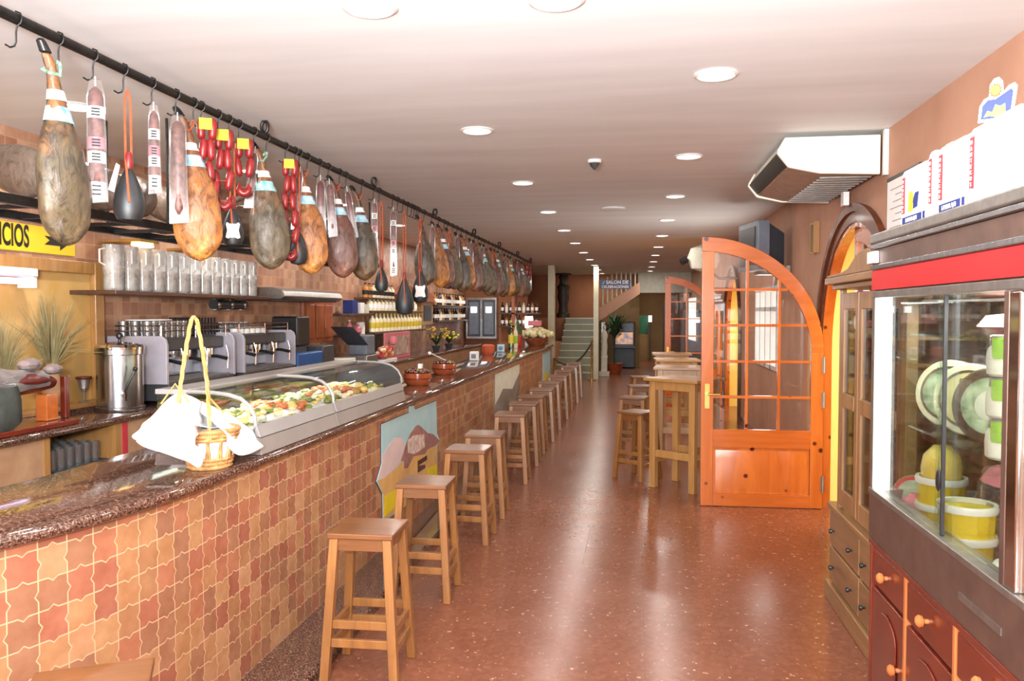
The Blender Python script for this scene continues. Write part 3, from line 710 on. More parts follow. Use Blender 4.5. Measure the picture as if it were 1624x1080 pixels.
b = MB(); b.box(X0-.016, X0+.05, YA, YB+.005, .935, .958); b.box(X0+.05, X1, YB-.03, YB+.005, FZ, .958); b.build('sill', M['alu'], t, bevel=.004)
b = MB(); b.box(X0-.012, X0+.03, 2.265, 2.33, .958, 1.76); b.build('corner_post', M['chrome'], t, bevel=.008)
b = MB(); b.box(X0-.012, X0+.03, 2.33, 2.36, .958, 1.76); b.build('door_frame', M['brownmetal'], t, bevel=.003)
b = MB(); b.box(X0-.005, X0+.052, YB-.06, YB-.035, .958, 1.762); b.build('light_tube', M['tube'], t)
b = MB(); b.box(X0-.01, X0+.056, YB-.034, YB+.005, .958, 1.762); b.build('rear_post', M['alu'], t)
b = MB(); b.box(X0+.006, X0+.012, 2.83, YB-.065, .96, 1.76); d = b.build('sliding_pane', M['caseglass'], t, smooth=False)
b = MB(); b.box(X0+.002, X0+.014, 2.822, 2.83, .96, 1.76); b.build('edge_strip', M['black'], d)
b = MB(); b.ball((X0+.002, 2.85, 1.14), .03, 12, 8, (.25, .6, 1.25)); b.build('finger_pull', M['black'], d)
b = MB(); b.box(X0+.02, X0+.026, 2.36, 2.92, .96, 1.76); d = b.build('sliding_pane', M['caseglass'], t, smooth=False)
b = MB(); b.box(X0+.018, X0+.028, 2.92, 2.926, .96, 1.76); b.build('edge_strip', M['tint'], d)
b = MB(); b.box(X0+.1, X1-.02, YB-.012, YB-.006, .96, 1.76); b.build('end_pane', M['caseglass'], t, smooth=False)
b = MB(); b.box(X0-.005, X0+.001, YA, 2.262, .96, 1.76); b.build('corner_pane', M['caseglass'], t, smooth=False)
b = MB(); b.box(X1-.015, X1, YA, YB, FZ, 1.76); b.build('back_panel', M['brownmetal'], t)
b = MB(); b.box(X0-.012, X1, YA, YB+.005, 1.762, 1.79); b.build('lower_rail', M['alu'], t, bevel=.003)
b = MB(); b.box(X0, X1, YA, YB, 1.79, 2.0); b.build('header', M['brownmetal'], t)
b = MB(); b.box(X0-.014, X0-.001, YA, YB+.005, 1.795, 1.876); b.build('red_band', M['red'], t)
b = MB(); b.box(X0-.02, X0-.001, YA, YB+.008, 1.878, 1.9); b.box(X0-.024, X0-.001, YA, YB+.006, 1.965, 1.985); b.build('steel_moulding', M['steel'], t, bevel=.004)
b = MB(); b.box(X0-.012, X0-.001, YA, YB+.008, 1.9, 1.963); b.build('dark_moulding', M['brownmetal'], t)
b = MB(); b.box(X0-.028, X1, YA, YB+.006, 1.986, 2.028); b.build('crown', M['alu'], t, bevel=.008)
b = MB(); b.box(X0-.034, X0-.012, 3.50, 3.60, 1.905, 1.955); b.build('bracket', M['white'], t, bevel=.004)
sh = []
for z in (1.24, 1.61): b = MB(); b.box(X0+.09, X1-.03, YA+.05, YB-.08, z, z+.008); sh.append(b.build('glass_shelf', M['tint'], t, smooth=False))
b = MB()
for y in (2.5, 3.3): b.box(X1-.03, X1-.016, y, y+.02, FZ, 1.76)
b.build('shelf_rack', M['chrome'], t)
# inside: cheeses, jars, tubs
def disc(o, n, r, th, mb, r0=0, up=0.0):
    n = Vector(n).normalized(); q = Vector((0, 0, 1)).rotation_difference(n).to_matrix()
    return mb.lathe([(.001, up), (r, up), (r, up+th), (.001, up+th)] if not r0 else [(r0, up), (r, up), (r, up+th), (r0, up+th), (r0, up)], 32, o, rot=q, cap=not r0)
for i, (y, x, lab, m1) in enumerate([(3.36, 1.225, 'pale cheese wheel with green label leaning at the back of the three', 'labelgreen'), (3.14, 1.215, 'cheese wheel with cream label reading EL, middle of the three leaning', 'labelcream'), (2.93, 1.205, 'cheese wheel with dark rimmed green label, front of the three leaning', 'labelgreen')]):
    n = Vector((-.72, -.68, .12)); o = (x, y, 1.249+.133)
    t = thing('cheese_wheel', lab, 'cheese', (x, y, 1.249), world=True, group='cheese wheels on the showcase shelf')
    b = MB(); disc(o, n, .132, .06, b, up=-.03); b.build('rind', M['cheese' if i < 2 else 'bronze'], t, bevel=.008)
    b = MB(); disc(o, n, .107, .002, b, .097, .031); b.build('label_ring', M['bronze'], t)
    b = MB(); disc(o, n, .097, .0015, b, up=.031); b.build('label', M[m1], t)
    b = MB(); disc(o, n, .05, .001, b, up=.033); b.build('label_picture', M['labelgreen' if i != 2 else 'plasterwhite'], t)
    if i == 1:
        nn = n.normalized(); up = Vector((0, 0, 1)); xd = up.cross(nn).normalized(); yd = nn.cross(xd)
        text('EL', .03, M['ink'], t, Vector(o)+nn*.035+yd*.062-xd*.02, basis(xd, yd))
for k in range(3):
    z = 1.249+k*.128
    t = thing('yoghurt_jar', ['lowest', 'middle', 'topmost'][k]+' white jar with green label in the stack of three', 'jar', (1.13, 2.66, z), world=True, group='stacked white jars')
    b = MB(); b.lathe([(.05, z), (.058, z+.008), (.06, z+.05), (.057, z+.08), (.048, z+.095)], 22, (1.13, 2.66, 0)); b.build('body', M['ivory'], t)
    b = MB(); b.lathe([(.05, z+.0955), (.051, z+.1), (.051, z+.122), (.047, z+.126), (.001, z+.126)], 22, (1.13, 2.66, 0)); b.build('lid', M['foil'], t)
    b = MB(); R = []
    for a in range(0, 9):
        an = math.radians(203+a*5); R.append([(1.13+.0625*math.cos(an), 2.66+.0625*math.sin(an), z+(.055 if a not in (0, 8) else .065)), (1.13+.0625*math.cos(an), 2.66+.0625*math.sin(an), z+.12)])
    b.loft(R, False, False); b.build('label', M['greenprint'], t)
def tub(x, y, lab):
    t = thing('yellow_tub', lab, 'tub', (x, y, FZ), world=True, group='yellow staved tubs')
    b = MB(); n = 28; R = []
    for z, r in ((FZ+.001, .078), (FZ+.20, .088)): R.append([((r-(.004 if j % 4 == 0 else 0))*math.cos(2*PI*j/n)+x, (r-(.004 if j % 4 == 0 else 0))*math.sin(2*PI*j/n)+y, z) for j in range(n)])
    b.loft(R); b.build('staves', M['tub'], t, angle=15)
    for z in (FZ+.09, FZ+.195):
        b = MB(); b.lathe([(.08, z), (.093, z-.004), (.096, z+.01), (.093, z+.022), (.08, z+.02)], 28, (x, y, 0), cap=False); b.build('hoop', M['ivory'], t)
tub(1.12, 2.92, 'front yellow tub with cream hoops in the bottom of the showcase'); tub(1.2, 3.38, 'rear yellow tub with cream hoops carrying a yellow cheese')
b = MB(); b.lathe([(.001, 0), (.04, .006), (.072, .05), (.076, .1), (.066, .15), (.03, .19), (.001, .195)], 22, (1.2, 3.38, FZ+.15)); tag(b.build('yellow_cheese', M['melon']), 'round yellow waxed cheese sitting on the rear yellow tub', 'cheese')
t = thing('sausage_bag', 'clear bag of dark red dried sausages behind the front yellow tub', 'bag of sausages', (1.34, 3.0, FZ), world=True)
b = MB()
for i in range(46): b.ball((1.34+rnd.uniform(-.1, .1), 3.0+rnd.uniform(-.15, .15), FZ+.05+rnd.uniform(0, .24)), rnd.uniform(.02, .04), 8, 6, (1, 1.3, .9)); b.cur = rnd.choice((0, 1, 1))
b.build('sausages', [M['meat'], M['salami']], t)
b = MB(); b.lathe([(.13, FZ+.002), (.15, FZ+.1), (.14, FZ+.26), (.08, FZ+.32), (.02, FZ+.34)], 16, (1.34, 3.0, 0), 1, 1.3); b.build('wrapper', M['bag'], t)
b = MB(); b.lathe([(.135, FZ+.27), (.11, FZ+.31), (.06, FZ+.335), (.001, FZ+.345)], 16, (1.34, 3.0, 0), 1, 1.3); b.build('bag_top', M['pink'], t)
b = MB(); b.lathe([(.001, 0), (.1, .004), (.11, .03), (.1, .06), (.001, .07)], 18, (1.4, 2.66, FZ+.001), 1, 1.4); tag(b.build('ham_pack', M['pink']), 'pink wrapped meat pack lying at the back of the showcase floor', 'meat pack')
b = MB(); b.lathe([(.001, 0), (.05, .004), (.07, .05), (.055, .09), (.02, .12)], 14, (1.14, 3.49, FZ+.001)); tag(b.build('pink_bag', M['pink']), 'small pink bag on the showcase floor left of the rear tub', 'bag')
b = MB(); R = []
b.lathe([(.001, 0), (.075, 0), (.08, .03), (.07, .08), (.045, .12), (.001, .14)], 20, (1.11, 2.56, FZ+.001)); tag(b.build('cone_cheese', M['ivory']), 'smooth white cone cheese on the showcase floor by the right post', 'cheese')
t = thing('round_pack', 'round pack with red rimmed label leaning in the left corner of the showcase', 'cheese pack', (1.13, 3.56, FZ), world=True)
o = (1.15, 3.54, FZ+.1); n = (-.5, -.85, .1)
# leaning pack
b = MB(); disc(o, n, .085, .02, b, up=-.02); b.build('box', M['greenprint'], t)
b = MB(); disc(o, n, .083, .001, b, .066, .001); b.build('rim_label', M['redprint'], t)
b = MB(); disc(o, n, .066, .001, b, up=.001); b.build('centre_label', M['labelgreen'], t)
t = thing('steel_bowl', 'wide pale bowl of food on the upper showcase shelf at right', 'bowl', (1.27, 2.62, 1.62), world=True)
b = MB(); b.lathe([(.06, 1.622), (.11, 1.65), (.14, 1.7), (.145, 1.7), (.115, 1.645), (.06, 1.63)], 24, (1.27, 2.62, 0)); b.build('dish', M['ivory'], t)
b = MB()
for i in range(16): b.ball((1.27+rnd.uniform(-.07, .07), 2.62+rnd.uniform(-.07, .07), 1.675+rnd.uniform(0, .02)), .03, 8, 6)
b.build('food', M['olive'], t)
b = MB(); b.lathe([(.001, 0), (.1, 0), (.12, .03), (.09, .07), (.001, .08)], 18, (1.34, 3.1, 1.62), 1, 1.3); tag(b.build('dark_loaf', M['meat']), 'dark cured meat piece on the upper showcase shelf', 'meat')

# cartons on top of the showcase
TOPZ = 2.03
def carton(y1, y0, zt, lab, logo=False, band=None, d=.2, strip=True):
    x = X0+.03; w = y1-y0
    t = thing('milk_carton', lab, 'carton', (x+d/2, (y0+y1)/2, TOPZ), world=True, group='white cartons on the showcase')
    b = MB(); q = .03; poly = [(y1, TOPZ), (y0, TOPZ), (y0, zt-q), (y0+q*.3, zt-q*.3), (y0+q, zt), (y1-q, zt), (y1-q*.3, zt-q*.3), (y1, zt-q)]
    b.prism(poly, lambda u, v, w_: (w_, u, v), x, x+d); b.build('body', M['paper'], t, bevel=.004)
    xd, yd = (0, -1, 0), (0, 0, 1); R = basis(xd, yd)
    if strip:
        h = zt-TOPZ-.07; b = MB(); b.box(x-.002, x-.0005, y1-.045 if w > .15 else y1-.038, y1-.012, TOPZ+.055, zt-.025); b.build('red_strip', M['redprint'], t)
        for k, ch in enumerate('MANTECOSO'): text(ch, h/9.5, M['paper'], t, (x-.0035, y1-.027, zt-.034-(k+.45)*h/9.2), R, sx=1.0)
    if band:
        b = MB(); b.box(x-.002, x-.0005, y0+.05, y1-.02, TOPZ+.01, TOPZ+.04); b.build('blue_label', M['blueprint'], t)
        text(band, .022, M['paper'], t, (x-.0035, (y0+y1)/2+.015, TOPZ+.025), R)
        b = MB(); b.box(x-.002, x-.0005, y0+.015, y0+.035, TOPZ+.012, TOPZ+.04); b.build('price_mark', M['blueprint'], t)
    if logo:
        yc = (y0+y1)/2
        b = MB(); b.prism([(yc+.03, TOPZ+.06), (yc-.045, TOPZ+.065), (yc-.06, TOPZ+.12), (yc-.02, TOPZ+.12), (yc, TOPZ+.10)], lambda u, v, w_: (w_, u, v), x-.002, x-.0005); b.build('blue_logo', M['blueprint'], t, smooth=False)
        b = MB(); disc((x-.0025, yc+.022, TOPZ+.105), (-1, 0, 0), .026, .001, b); b.box(x-.003, x-.002, yc+.0, yc+.05, TOPZ+.055, TOPZ+.085); b.build('yellow_logo', M['yellowprint'], t)
    if d < .25: b = MB(); b.box(x+.05, x+.12, (y0+y1)/2-.03, (y0+y1)/2+.03, zt, zt+.025); b.build('top_flap', M['cream'], t, bevel=.003)
carton(3.37, 3.09, 2.25, 'white carton with blue and yellow logo, farthest on top of the showcase', True, 'LAMINA 8,60')
carton(3.08, 2.99, 2.27, 'narrow white carton with red strip, second from the far end of the showcase top')
carton(2.985, 2.735, 2.265, 'white carton with blue price label and no logo on the showcase top', False, 'LAMINA 9,60')
carton(2.725, 2.36, 2.27, 'large white carton with wide red strip, nearest on the showcase top', d=.26)
ez = 2.2715; ec = Vector((1.06, 2.6, ez)); exd = Vector((.87, -.5, 0)); en = Vector((-.5, -.87, 0))
t = thing('shop_emblem', 'blue and white shield emblem with yellow sun standing on the nearest carton', 'emblem', tuple(ec), world=True)
fe = lambda u, v, w: ec+exd*((u-.4)*.125)+Vector((0, 0, v*.16))+en*w
b = MB(); b.prism([(0, 0), (.03, .3), (.12, .42), (.22, .46), (.24, .68), (.32, .78), (.42, .8), (.5, .72), (.52, .52), (.62, .62), (.74, .66), (.8, .6), (.76, .3), (.7, 0)], fe, 0, .004); b.build('white_board', M['paper'], t)
b = MB(); b.prism([(.06, .05), (.09, .3), (.2, .4), (.36, .4), (.56, .5), (.68, .56), (.72, .5), (.66, .05)], fe, .0045, .0055); b.build('blue_shield', M['blueprint'], t)
n = 24; b = MB(); b.prism([(.36+(.15 if j % 2 else .11)*math.cos(2*PI*j/n), .56+(.15 if j % 2 else .11)*math.sin(2*PI*j/n)) for j in range(n)], fe, .006, .007); b.build('sun_rays', M['strap'], t, smooth=False)
b = MB(); b.prism([(.36+.09*math.cos(2*PI*j/n), .56+.085*math.sin(2*PI*j/n)) for j in range(n)], fe, .0075, .0085); b.build('sun_disc', M['yellowprint'], t, smooth=False)
b = MB(); b.prism([(.12, .08), (.2, .2), (.3, .16), (.36, .3), (.46, .26), (.56, .3), (.58, .1), (.4, .06), (.24, .1)], fe, .006, .007); b.build('green_scroll', M['greenprint'], t, smooth=False)
b = MB(); b.tube([(1.3, 2.95, CEIL-.002), (1.302, 2.95, 2.5)], .003, 6); tag(b.build('hanging_cord', M['strap']), 'thin reddish cord hanging from the ceiling by the sun emblem', 'cord')

# ================================================================== MEAT RAIL
RX, RZ = -2.3, 2.8
t = thing('meat_rail', 'long black iron rail under the ceiling carrying hams and sausages', 'rail', (RX, 9, RZ), world=True)
b = MB(); b.tube([(RX, 1.6, RZ), (RX, 17.6, RZ)], .021, 12); b.build('bar', M['blackmetal'], t)
for y in (2.55, 4.75, 6.86, 9.04, 11.3, 13.44, 15.56, 17.5):
    b = MB(); R = [(RX+.021*math.cos(2*PI*j/16), y, RZ+.06+.036*math.sin(2*PI*j/16)) for j in range(16)]
    b.tube(R, .011, 8, True); b.tube([(RX, y, RZ+.09), (RX, y, CEIL-.001)], .012, 8); b.build('ring_mount', M['blackmetal'], t)
HK = .085
def make_hook():
    b = MB(); pts = [(.0, 0, .028), (-.02, 0, .022), (-.026, 0, 0), (-.024, 0, -.01), (0, 0, -.022), (.002, 0, -.04), (.0, 0, -HK), (-.008, 0, -HK-.016), (-.026, 0, -HK-.02), (-.046, 0, -HK-.008)]
    pts = [(.0, 0, .027), (.019, 0, .019), (.0265, 0, 0), (.022, 0, -.016), (.004, 0, -.03), (0, 0, -.05)]+pts[6:]
    b.tube(pts, .0035, 6); o = b.build('meat_hook', M['blackmetal']); return tag(o, 'x', 'hook', 'iron hooks on the meat rail')
hook0 = make_hook(); hk_off = Vector(hook0.location); nhook = 0
def hook(y, lab):
    global nhook
    o = hook0 if nhook == 0 else hook0.copy()
    if nhook: C.objects.link(o)
    nhook += 1; o.location = Vector((RX, y, RZ))+hk_off; o['label'] = lab; return o
HZ = RZ-HK-.018
HPROF = [(.075, -.085, .010, .012), (.065, -.082, .020, .016), (.03, -.062, .024, .02), (0.0, -.046, .021, .019), (-.05, -.03, .021, .02), (-.10, -.018, .026, .024), (-.14, -.012, .034, .03), (-.2, -.004, .045, .036),
         (-.26, 0, .058, .045), (-.34, .004, .076, .055), (-.42, .008, .088, .062), (-.5, .012, .093, .064), (-.57, .016, .090, .062), (-.63, .02, .080, .056), (-.68, .022, .060, .044), (-.71, .022, .034, .028), (-.722, .022, .008, .008)]
def ring(cx, rx, ry, z, n, k=0, w=1.0): return [(cx+rx*math.cos(2*PI*j/n)*(1+.05*math.sin(3*2*PI*j/n+k)+.025*math.sin(5*2*PI*j/n+2.3*k)), ry*math.sin(2*PI*j/n), z) for j in range(n)]
HPROF = [(z, c, rx*(1+.36*min(1, max(0, (-z-.15)/.2))), ry*(1+.12*min(1, max(0, (-z-.15)/.2)))) for z, c, rx, ry in HPROF]
def make_ham(v, band, green=False):
    r = thing('cured_ham', 'x', 'ham', group='hams hanging from the meat rail')
    b = MB(); b.loft([ring(c, rx, ry, z, 20, i*.3) for i, (z, c, rx, ry) in enumerate(HPROF[2:])]); o = b.build('body', HAM[v], r, sub=2); q = o.modifiers.new('lumps', 'DISPLACE'); q.texture = CLOUD; q.strength = .022; q.mid_level = .5; q.texture_coords = 'LOCAL'
    b = MB(); b.loft([ring(c, rx, ry, z, 12) for z, c, rx, ry in HPROF[:3]]); b.build('hoof', M['black'], r)
    b = MB(); b.tube([(.0, 0, .012), (-.02, .012, -.01), (-.062, .018, -.035), (-.066, -.014, -.05), (-.02, -.026, -.05), (.0, -.01, -.02), (.004, 0, .01)], .007 if green else .004, 8); b.build('hanging_cord', M['rope_green' if green else 'strap'], r)
    def bnd(z0, z1, m, nm):
        rr = []
        for z in (z0, z1):
            for (za, ca, xa, ya), (zb, cb, xb, yb) in zip(HPROF, HPROF[1:]):
                if zb <= z <= za:
                    k = (za-z)/(za-zb); rr.append(ring(ca+(cb-ca)*k, xa+(xb-xa)*k+.004, ya+(yb-ya)*k+.004, z, 20)); break
        b = MB(); b.loft(rr, False); b.build(nm, M[m], r)
    if band: bnd(-.15, -.11, 'paper', 'label'); bnd(-.235, -.175, band, 'band')
    elif v in (1, 2): bnd(-.2, -.16, 'bronze', 'label')
    return r
HV = [make_ham(0, 'tagblue'), make_ham(1, 'tagaqua', True), make_ham(2, 'tagblue'), make_ham(3, 'tagblue'), make_ham(0, None), make_ham(1, None), make_ham(2, None), make_ham(3, None)]
hused = [0]*8
def raily(px): return U(px, 21+.4686*px, X=RX).y
def place(o, y, lab, dx=0, z=HZ, rz=None, sc=1.0):
    o.location = (RX+dx, y, z); o.rotation_euler = (0, 0, math.atan2(2.3, y) if rz is None else rz); o.scale = (sc, sc, sc); o['label'] = lab
def ham(px, v, lab, sc=1.0, dr=0.0, y=None):
    y = raily(px) if y is None else y
    o = HV[v] if not hused[v] else copy_tree(HV[v]); hused[v] = 1
    place(o, y, lab, rz=math.atan2(2.3, y)+dr, sc=sc); hook(y, 'black S hook holding the '+lab.split(',')[0].split(' with ')[0].split(' hanging ')[0]); return o
hook(raily(25), 'nearest empty black hook at the left end of the meat rail')
ham(92, 1, 'large grey moulded ham with green twine, nearest on the meat rail', 1.0, .8)
def make_link():
    b = MB(); b.lathe([(.003, -.058), (.014, -.052), (.0215, -.034), (.0225, 0), (.0215, .034), (.014, .052), (.003, .058)], 12); me = b.build('sausage_link', M['chorizo']); d = me.data; bpy.data.objects.remove(me); return d
LINK = make_link()
def make_bend():
    P = [(-.025+.0*k, 0, .03) for k in range(1)]+[(-.027*math.cos(PI*k/10), 0, -.03*math.sin(PI*k/10)) for k in range(11)]+[(.025, 0, .03)]
    b = MB(); b.tube(P, [.004, .016]+[.021]*9+[.016, .004], 12); me = b.build('sausage_link', M['chorizo']); d = me.data; bpy.data.objects.remove(me); return d
BEND = make_bend()
def chorizo(px, lab, rowsn, cols=2, tag_=True, dz=-.02, y=None):
    y = raily(px) if y is None else y
    r = thing('chorizo_string', lab, 'sausages', (RX+.03, y, HZ), math.atan2(2.3, y), group='chorizo strings on the meat rail')
    for cidx in range(cols):
        for k in range(rowsn):
            o = bpy.data.objects.new('sausage_link', LINK); C.objects.link(o); o.parent = r
            o.location = ((cidx-(cols-1)/2)*.05+.004*math.sin(k*2+cidx), .01*math.cos(k*3+cidx)-.02, dz-.08-k*.11); o.rotation_euler = (.05*math.sin(k+cidx), .10*math.sin(k*1.7+cidx*2), 0)
            if k == rowsn-1: o.rotation_euler = (0, (-.16 if cidx == 0 else .16) if cols == 2 else .2, 0)
    if cols == 2:
        o = bpy.data.objects.new('sausage_link', BEND); C.objects.link(o); o.parent = r; off_ = BEND.vertices[0].co*0; o.location = (0, -.02, dz-.135-rowsn*.11+.05-.0)
    b = MB(); b.tube([(-.02, -.01, dz-.04), (0, 0, .012), (.02, -.01, dz-.04)], .002, 5); b.build('string', M['paper'], r)
    for k in range(rowsn): b = MB(); b.tube([(-.03, -.02, dz-.135-k*.11), (0, -.042, dz-.14-k*.11), (.03, -.02, dz-.135-k*.11)], .0018, 5); b.build('tie', M['strap'], r)
    if tag_: b = MB(); b.box(-.035, .03, -.045, -.043, dz-.03, dz+.03); b.build('price_tag', M['tagyellow'], r, bevel=.006)
    hook(y, 'black S hook holding the '+lab.split(',')[0].split(' with ')[0].split(' hanging ')[0]); return r
def salami(px, lab, length, rad, m='salami', bag=True, labels=True, tilt=0.0, drop=0.0, y=None, dxx=0):
    y = raily(px) if y is None else y
    r = thing('cured_sausage', lab, 'sausage', (RX+.01+dxx, y, HZ-drop), math.atan2(2.3, y), group='long cured sausages on the meat rail'); r.rotation_euler = (0, tilt, math.atan2(2.3, y))
    L = length; b = MB(); b.lathe([(.004, -.03), (rad*.8, -.05), (rad, -.08), (rad*1.02, -L*.5), (rad, -L+.05), (rad*.7, -L+.015), (.004, -L)], 14); b.build('meat', M[m], r)
    b = MB(); b.tube([(0, 0, .012), (0, 0, -.04)], .0025, 5); b.build('string', M['paper'], r)
    if bag: b = MB(); w = rad*1.18; b.loft([[(-w*.6, -.004, 0), (w*.6, -.004, 0), (w*.6, .004, 0), (-w*.6, .004, 0)], [(-w, -rad-.006, -.07), (w, -rad-.006, -.07), (w, rad+.006, -.07), (-w, rad+.006, -.07)], [(-w*1.05, -rad-.008, -L*.6), (w*1.05, -rad-.008, -L*.6), (w*1.05, rad+.008, -L*.6), (-w*1.05, rad+.008, -L*.6)], [(-w*1.1, -rad*.4-.006, -L-.03), (w*1.2, -rad*.4-.006, -L-.02), (w*1.2, rad*.4+.006, -L-.02), (-w*1.1, rad*.4+.006, -L-.03)]]); b.build('wrapper', M['bag'], r)
    if labels:
        for k, (z, h, mm) in enumerate([(-.12, .05, 'paper'), (-L*.5, .05, 'pink'), (-L*.62, .05, 'paper'), (-L+.06, .07, 'paper')]):
            b = MB(); rr = rad*1.25; b.loft([[(rr*.95*math.cos(a), rr*math.sin(a)-.003, zz) for a in [PI+PI*q/6 for q in range(7)]] for zz in (z, z-h)], False, False); b.build('label', M[mm], r)
            b = MB()
            for q in range(3): b.box(-rad*.6, rad*.5, -rr-.0055, -rr-.0045, z-h*(.25+.25*q)-.004, z-h*(.25+.25*q)+.003)
            b.build('label_print', M['ink'], r)
    hook(y, 'black S hook holding the '+lab.split(',')[0].split(' with ')[0].split(' hanging ')[0]); return r
def wineskin(px, lab, straplen, white=False, tagged=False, sc=1.0, m='wineskin', y=None, dx=0.0):
    y = raily(px) if y is None else y
    r = thing('wineskin', lab, 'wineskin', (RX+.02+dx, y, HZ), math.atan2(2.3, y), group='leather wineskins on the meat rail')
    L = straplen; s = sc
    b = MB(); b.lathe([(.016*s, -L-.045), (.03*s, -L-.075*s), (.052*s, -L-.13*s), (.066*s, -L-.19*s), (.066*s, -L-.24*s), (.05*s, -L-.275*s), (.004, -L-.285*s)], 20, (0, 0, 0), 1, .62); b.build('skin', M[m], r)
    b = MB(); b.lathe([(.012, -L+.03), (.018, -L+.01), (.02, -L-.03), (.015, -L-.046)], 14); b.build('neck', M['winered'], r)
    b = MB(); b.tube([(0, 0, .012), (-.012, 0, -.04), (-.012, -.004, -L+.02), (-.006, -.03, -L-.1), (0, -.045*s, -L-.2*s)], .0055, 6); b.tube([(0, 0, .012), (.012, 0, -.04), (.012, .004, -L+.02)], .0055, 6); b.build('strap', M['strap'], r)
    if white:
        b = MB(); h = [(-.034, .05), (-.02, .04), (.02, .04), (.034, .05), (.042, .038), (.034, .0), (.044, -.045), (.03, -.052), (.012, -.045), (-.012, -.045), (-.03, -.052), (-.044, -.045), (-.034, 0), (-.042, .038)]
        b.prism([(u*s, v*s-L-.19*s) for u, v in h], lambda u, v, w: (u, w, v), -.062*s, -.058*s); b.build('hide_tag', M['paper'], r, smooth=False)
    if tagged: b = MB(); b.prism([(-.06, -L-.16), (-.085, -L-.15), (-.05, -L-.03), (-.035, -L-.04)], lambda u, v, w: (u, w, v), -.05, -.048); b.build('paper_tag', M['paper'], r, smooth=False)
    hook(y, 'black S hook holding the '+lab.split(',')[0].split(' with ')[0].split(' hanging ')[0]); return r
salami(147, 'clear wrapped cured sausage with white labels, beside the nearest ham', .50, .03, 'mould')
wineskin(195, 'black wineskin on a long orange strap with white paper tag, nearest wineskin', .30, tagged=True)
salami(240, 'thin wrapped cured sausage with printed labels, right of the nearest wineskin', .40, .022, 'mould')
salami(278, 'long mottled salami with white foot label, before the second ham', .52, .034, 'salami', True, False)
ham(306, 0, 'golden orange ham, second ham on the meat rail behind red chorizo', 1.0)
chorizo(318, 'chorizo string hanging in front of the golden second ham', 4, dz=.0)
chorizo(345, 'chorizo string with tall yellow tag, second from the camera', 3)
wineskin(362, 'dark wineskin with white hide shaped tag and slanting orange strap', .36, white=True, sc=.9)
chorizo(378, 'short looped chorizo string with yellow tag, third from the camera', 2)
salami(402, 'dark slanting cured sausage in clear wrapper, left of the third ham', .34, .02, 'meat', True, False, .12)
ham(422, 1, 'grey moulded ham with white and aqua bands, third ham on the rail', 1.0, .1)
chorizo(452, 'thick four row chorizo string with yellow tag, right of the third ham', 5)
wineskin(467, 'rounded black wineskin between the third and fourth hams', .40, sc=.95)
salami(474, 'slanting cured sausage in clear wrapper left of the fourth ham', .40, .02, 'meat', True, False, .1)
ham(487, 0, 'golden bottomed ham with blue band, fourth ham on the rail', 1.0)
salami(506, 'red cured sausage in wrapper right of the fourth ham', .38, .028, 'meat', True, False)
salami(520, 'pale cured sausage in wrapper left of the fifth ham', .40, .026, 'mould', True, False, -.06)
ham(538, 2, 'reddish brown ham with blue band, fifth ham on the rail', 1.0)
salami(548, 'slanting red sausage in wrapper over the fifth ham', .38, .022, 'meat', True, False, -.15)
ham(573, 3, 'dark greenish ham with blue band, sixth ham on the rail', 1.0)
salami(592, 'thin labelled sausage right of the sixth ham', .46, .022, 'mould', True, True)
wineskin(601, 'black wineskin on double orange straps, right of the sixth ham', .55, sc=.9)
salami(622, 'long pale labelled sausage beside the empty hooks', .62, .024, 'mould', True, True)
wineskin(638, 'oval black wineskin hanging low on a thin cord, before the empty stretch', .62, sc=1.4)
for i, px in enumerate((630, 646, 652, 656, 660)): hook(raily(px), ['first', 'second', 'third', 'fourth', 'fifth'][i]+' empty hook from the left on the bare stretch of the rail')
wineskin(663, 'black wineskin with white hide tag on the bare stretch of rail', .52, white=True, sc=1.3)
far = [(672, 'h', 3), (684, 's', 0), (695, 'h', 0), (704, 'h', 2), (709, 'w', 1), (717, 'h', 1), (724, 's', 0), (731, 'h', 3), (739, 'h', 0), (746, 's', 0), (752, 'h', 2), (758, 'h', 3), (763, 's', 0), (768, 'h', 1), (774, 'h', 3), (780, 'w', 0), (785, 'h', 2), (790, 'h', 1), (796, 'h', 3), (801, 's', 0), (806, 'h', 0), (811, 'h', 1), (815, 'h', 3), (820, 's', 0), (824, 'h', 2), (828, 'h', 3), (832, 'h', 1), (836, 'c', 0), (840, 's', 0)]
adj = ['golden', 'grey moulded', 'reddish brown', 'dark']; nh = 6; ns = nw = 0
for px, k, v in far:
    if k == 'h': nh += 1; ham(px, v+(4 if nh % 3 else 0), '%s ham, %s ham from the camera along the rail' % (adj[v], ORD[nh-1]), rnd.uniform(.92, 1.02), rnd.uniform(-.3, .3))
    elif k == 's': ns += 1; salami(px, 'thin cured sausage in the far half of the rail, %s there from the camera' % ORD[ns-1], rnd.uniform(.45, .65), .026, rnd.choice(('mould', 'salami')), True, False)
    elif k == 'w': nw += 1; wineskin(px, ['black wineskin with bright hide tag among the far hams', 'small far wineskin among the farthest dark hams'][nw-1], .45, white=(nw == 1), sc=.9)
    else: chorizo(px, 'small chorizo string at the far end of the rail', 3, tag_=False)

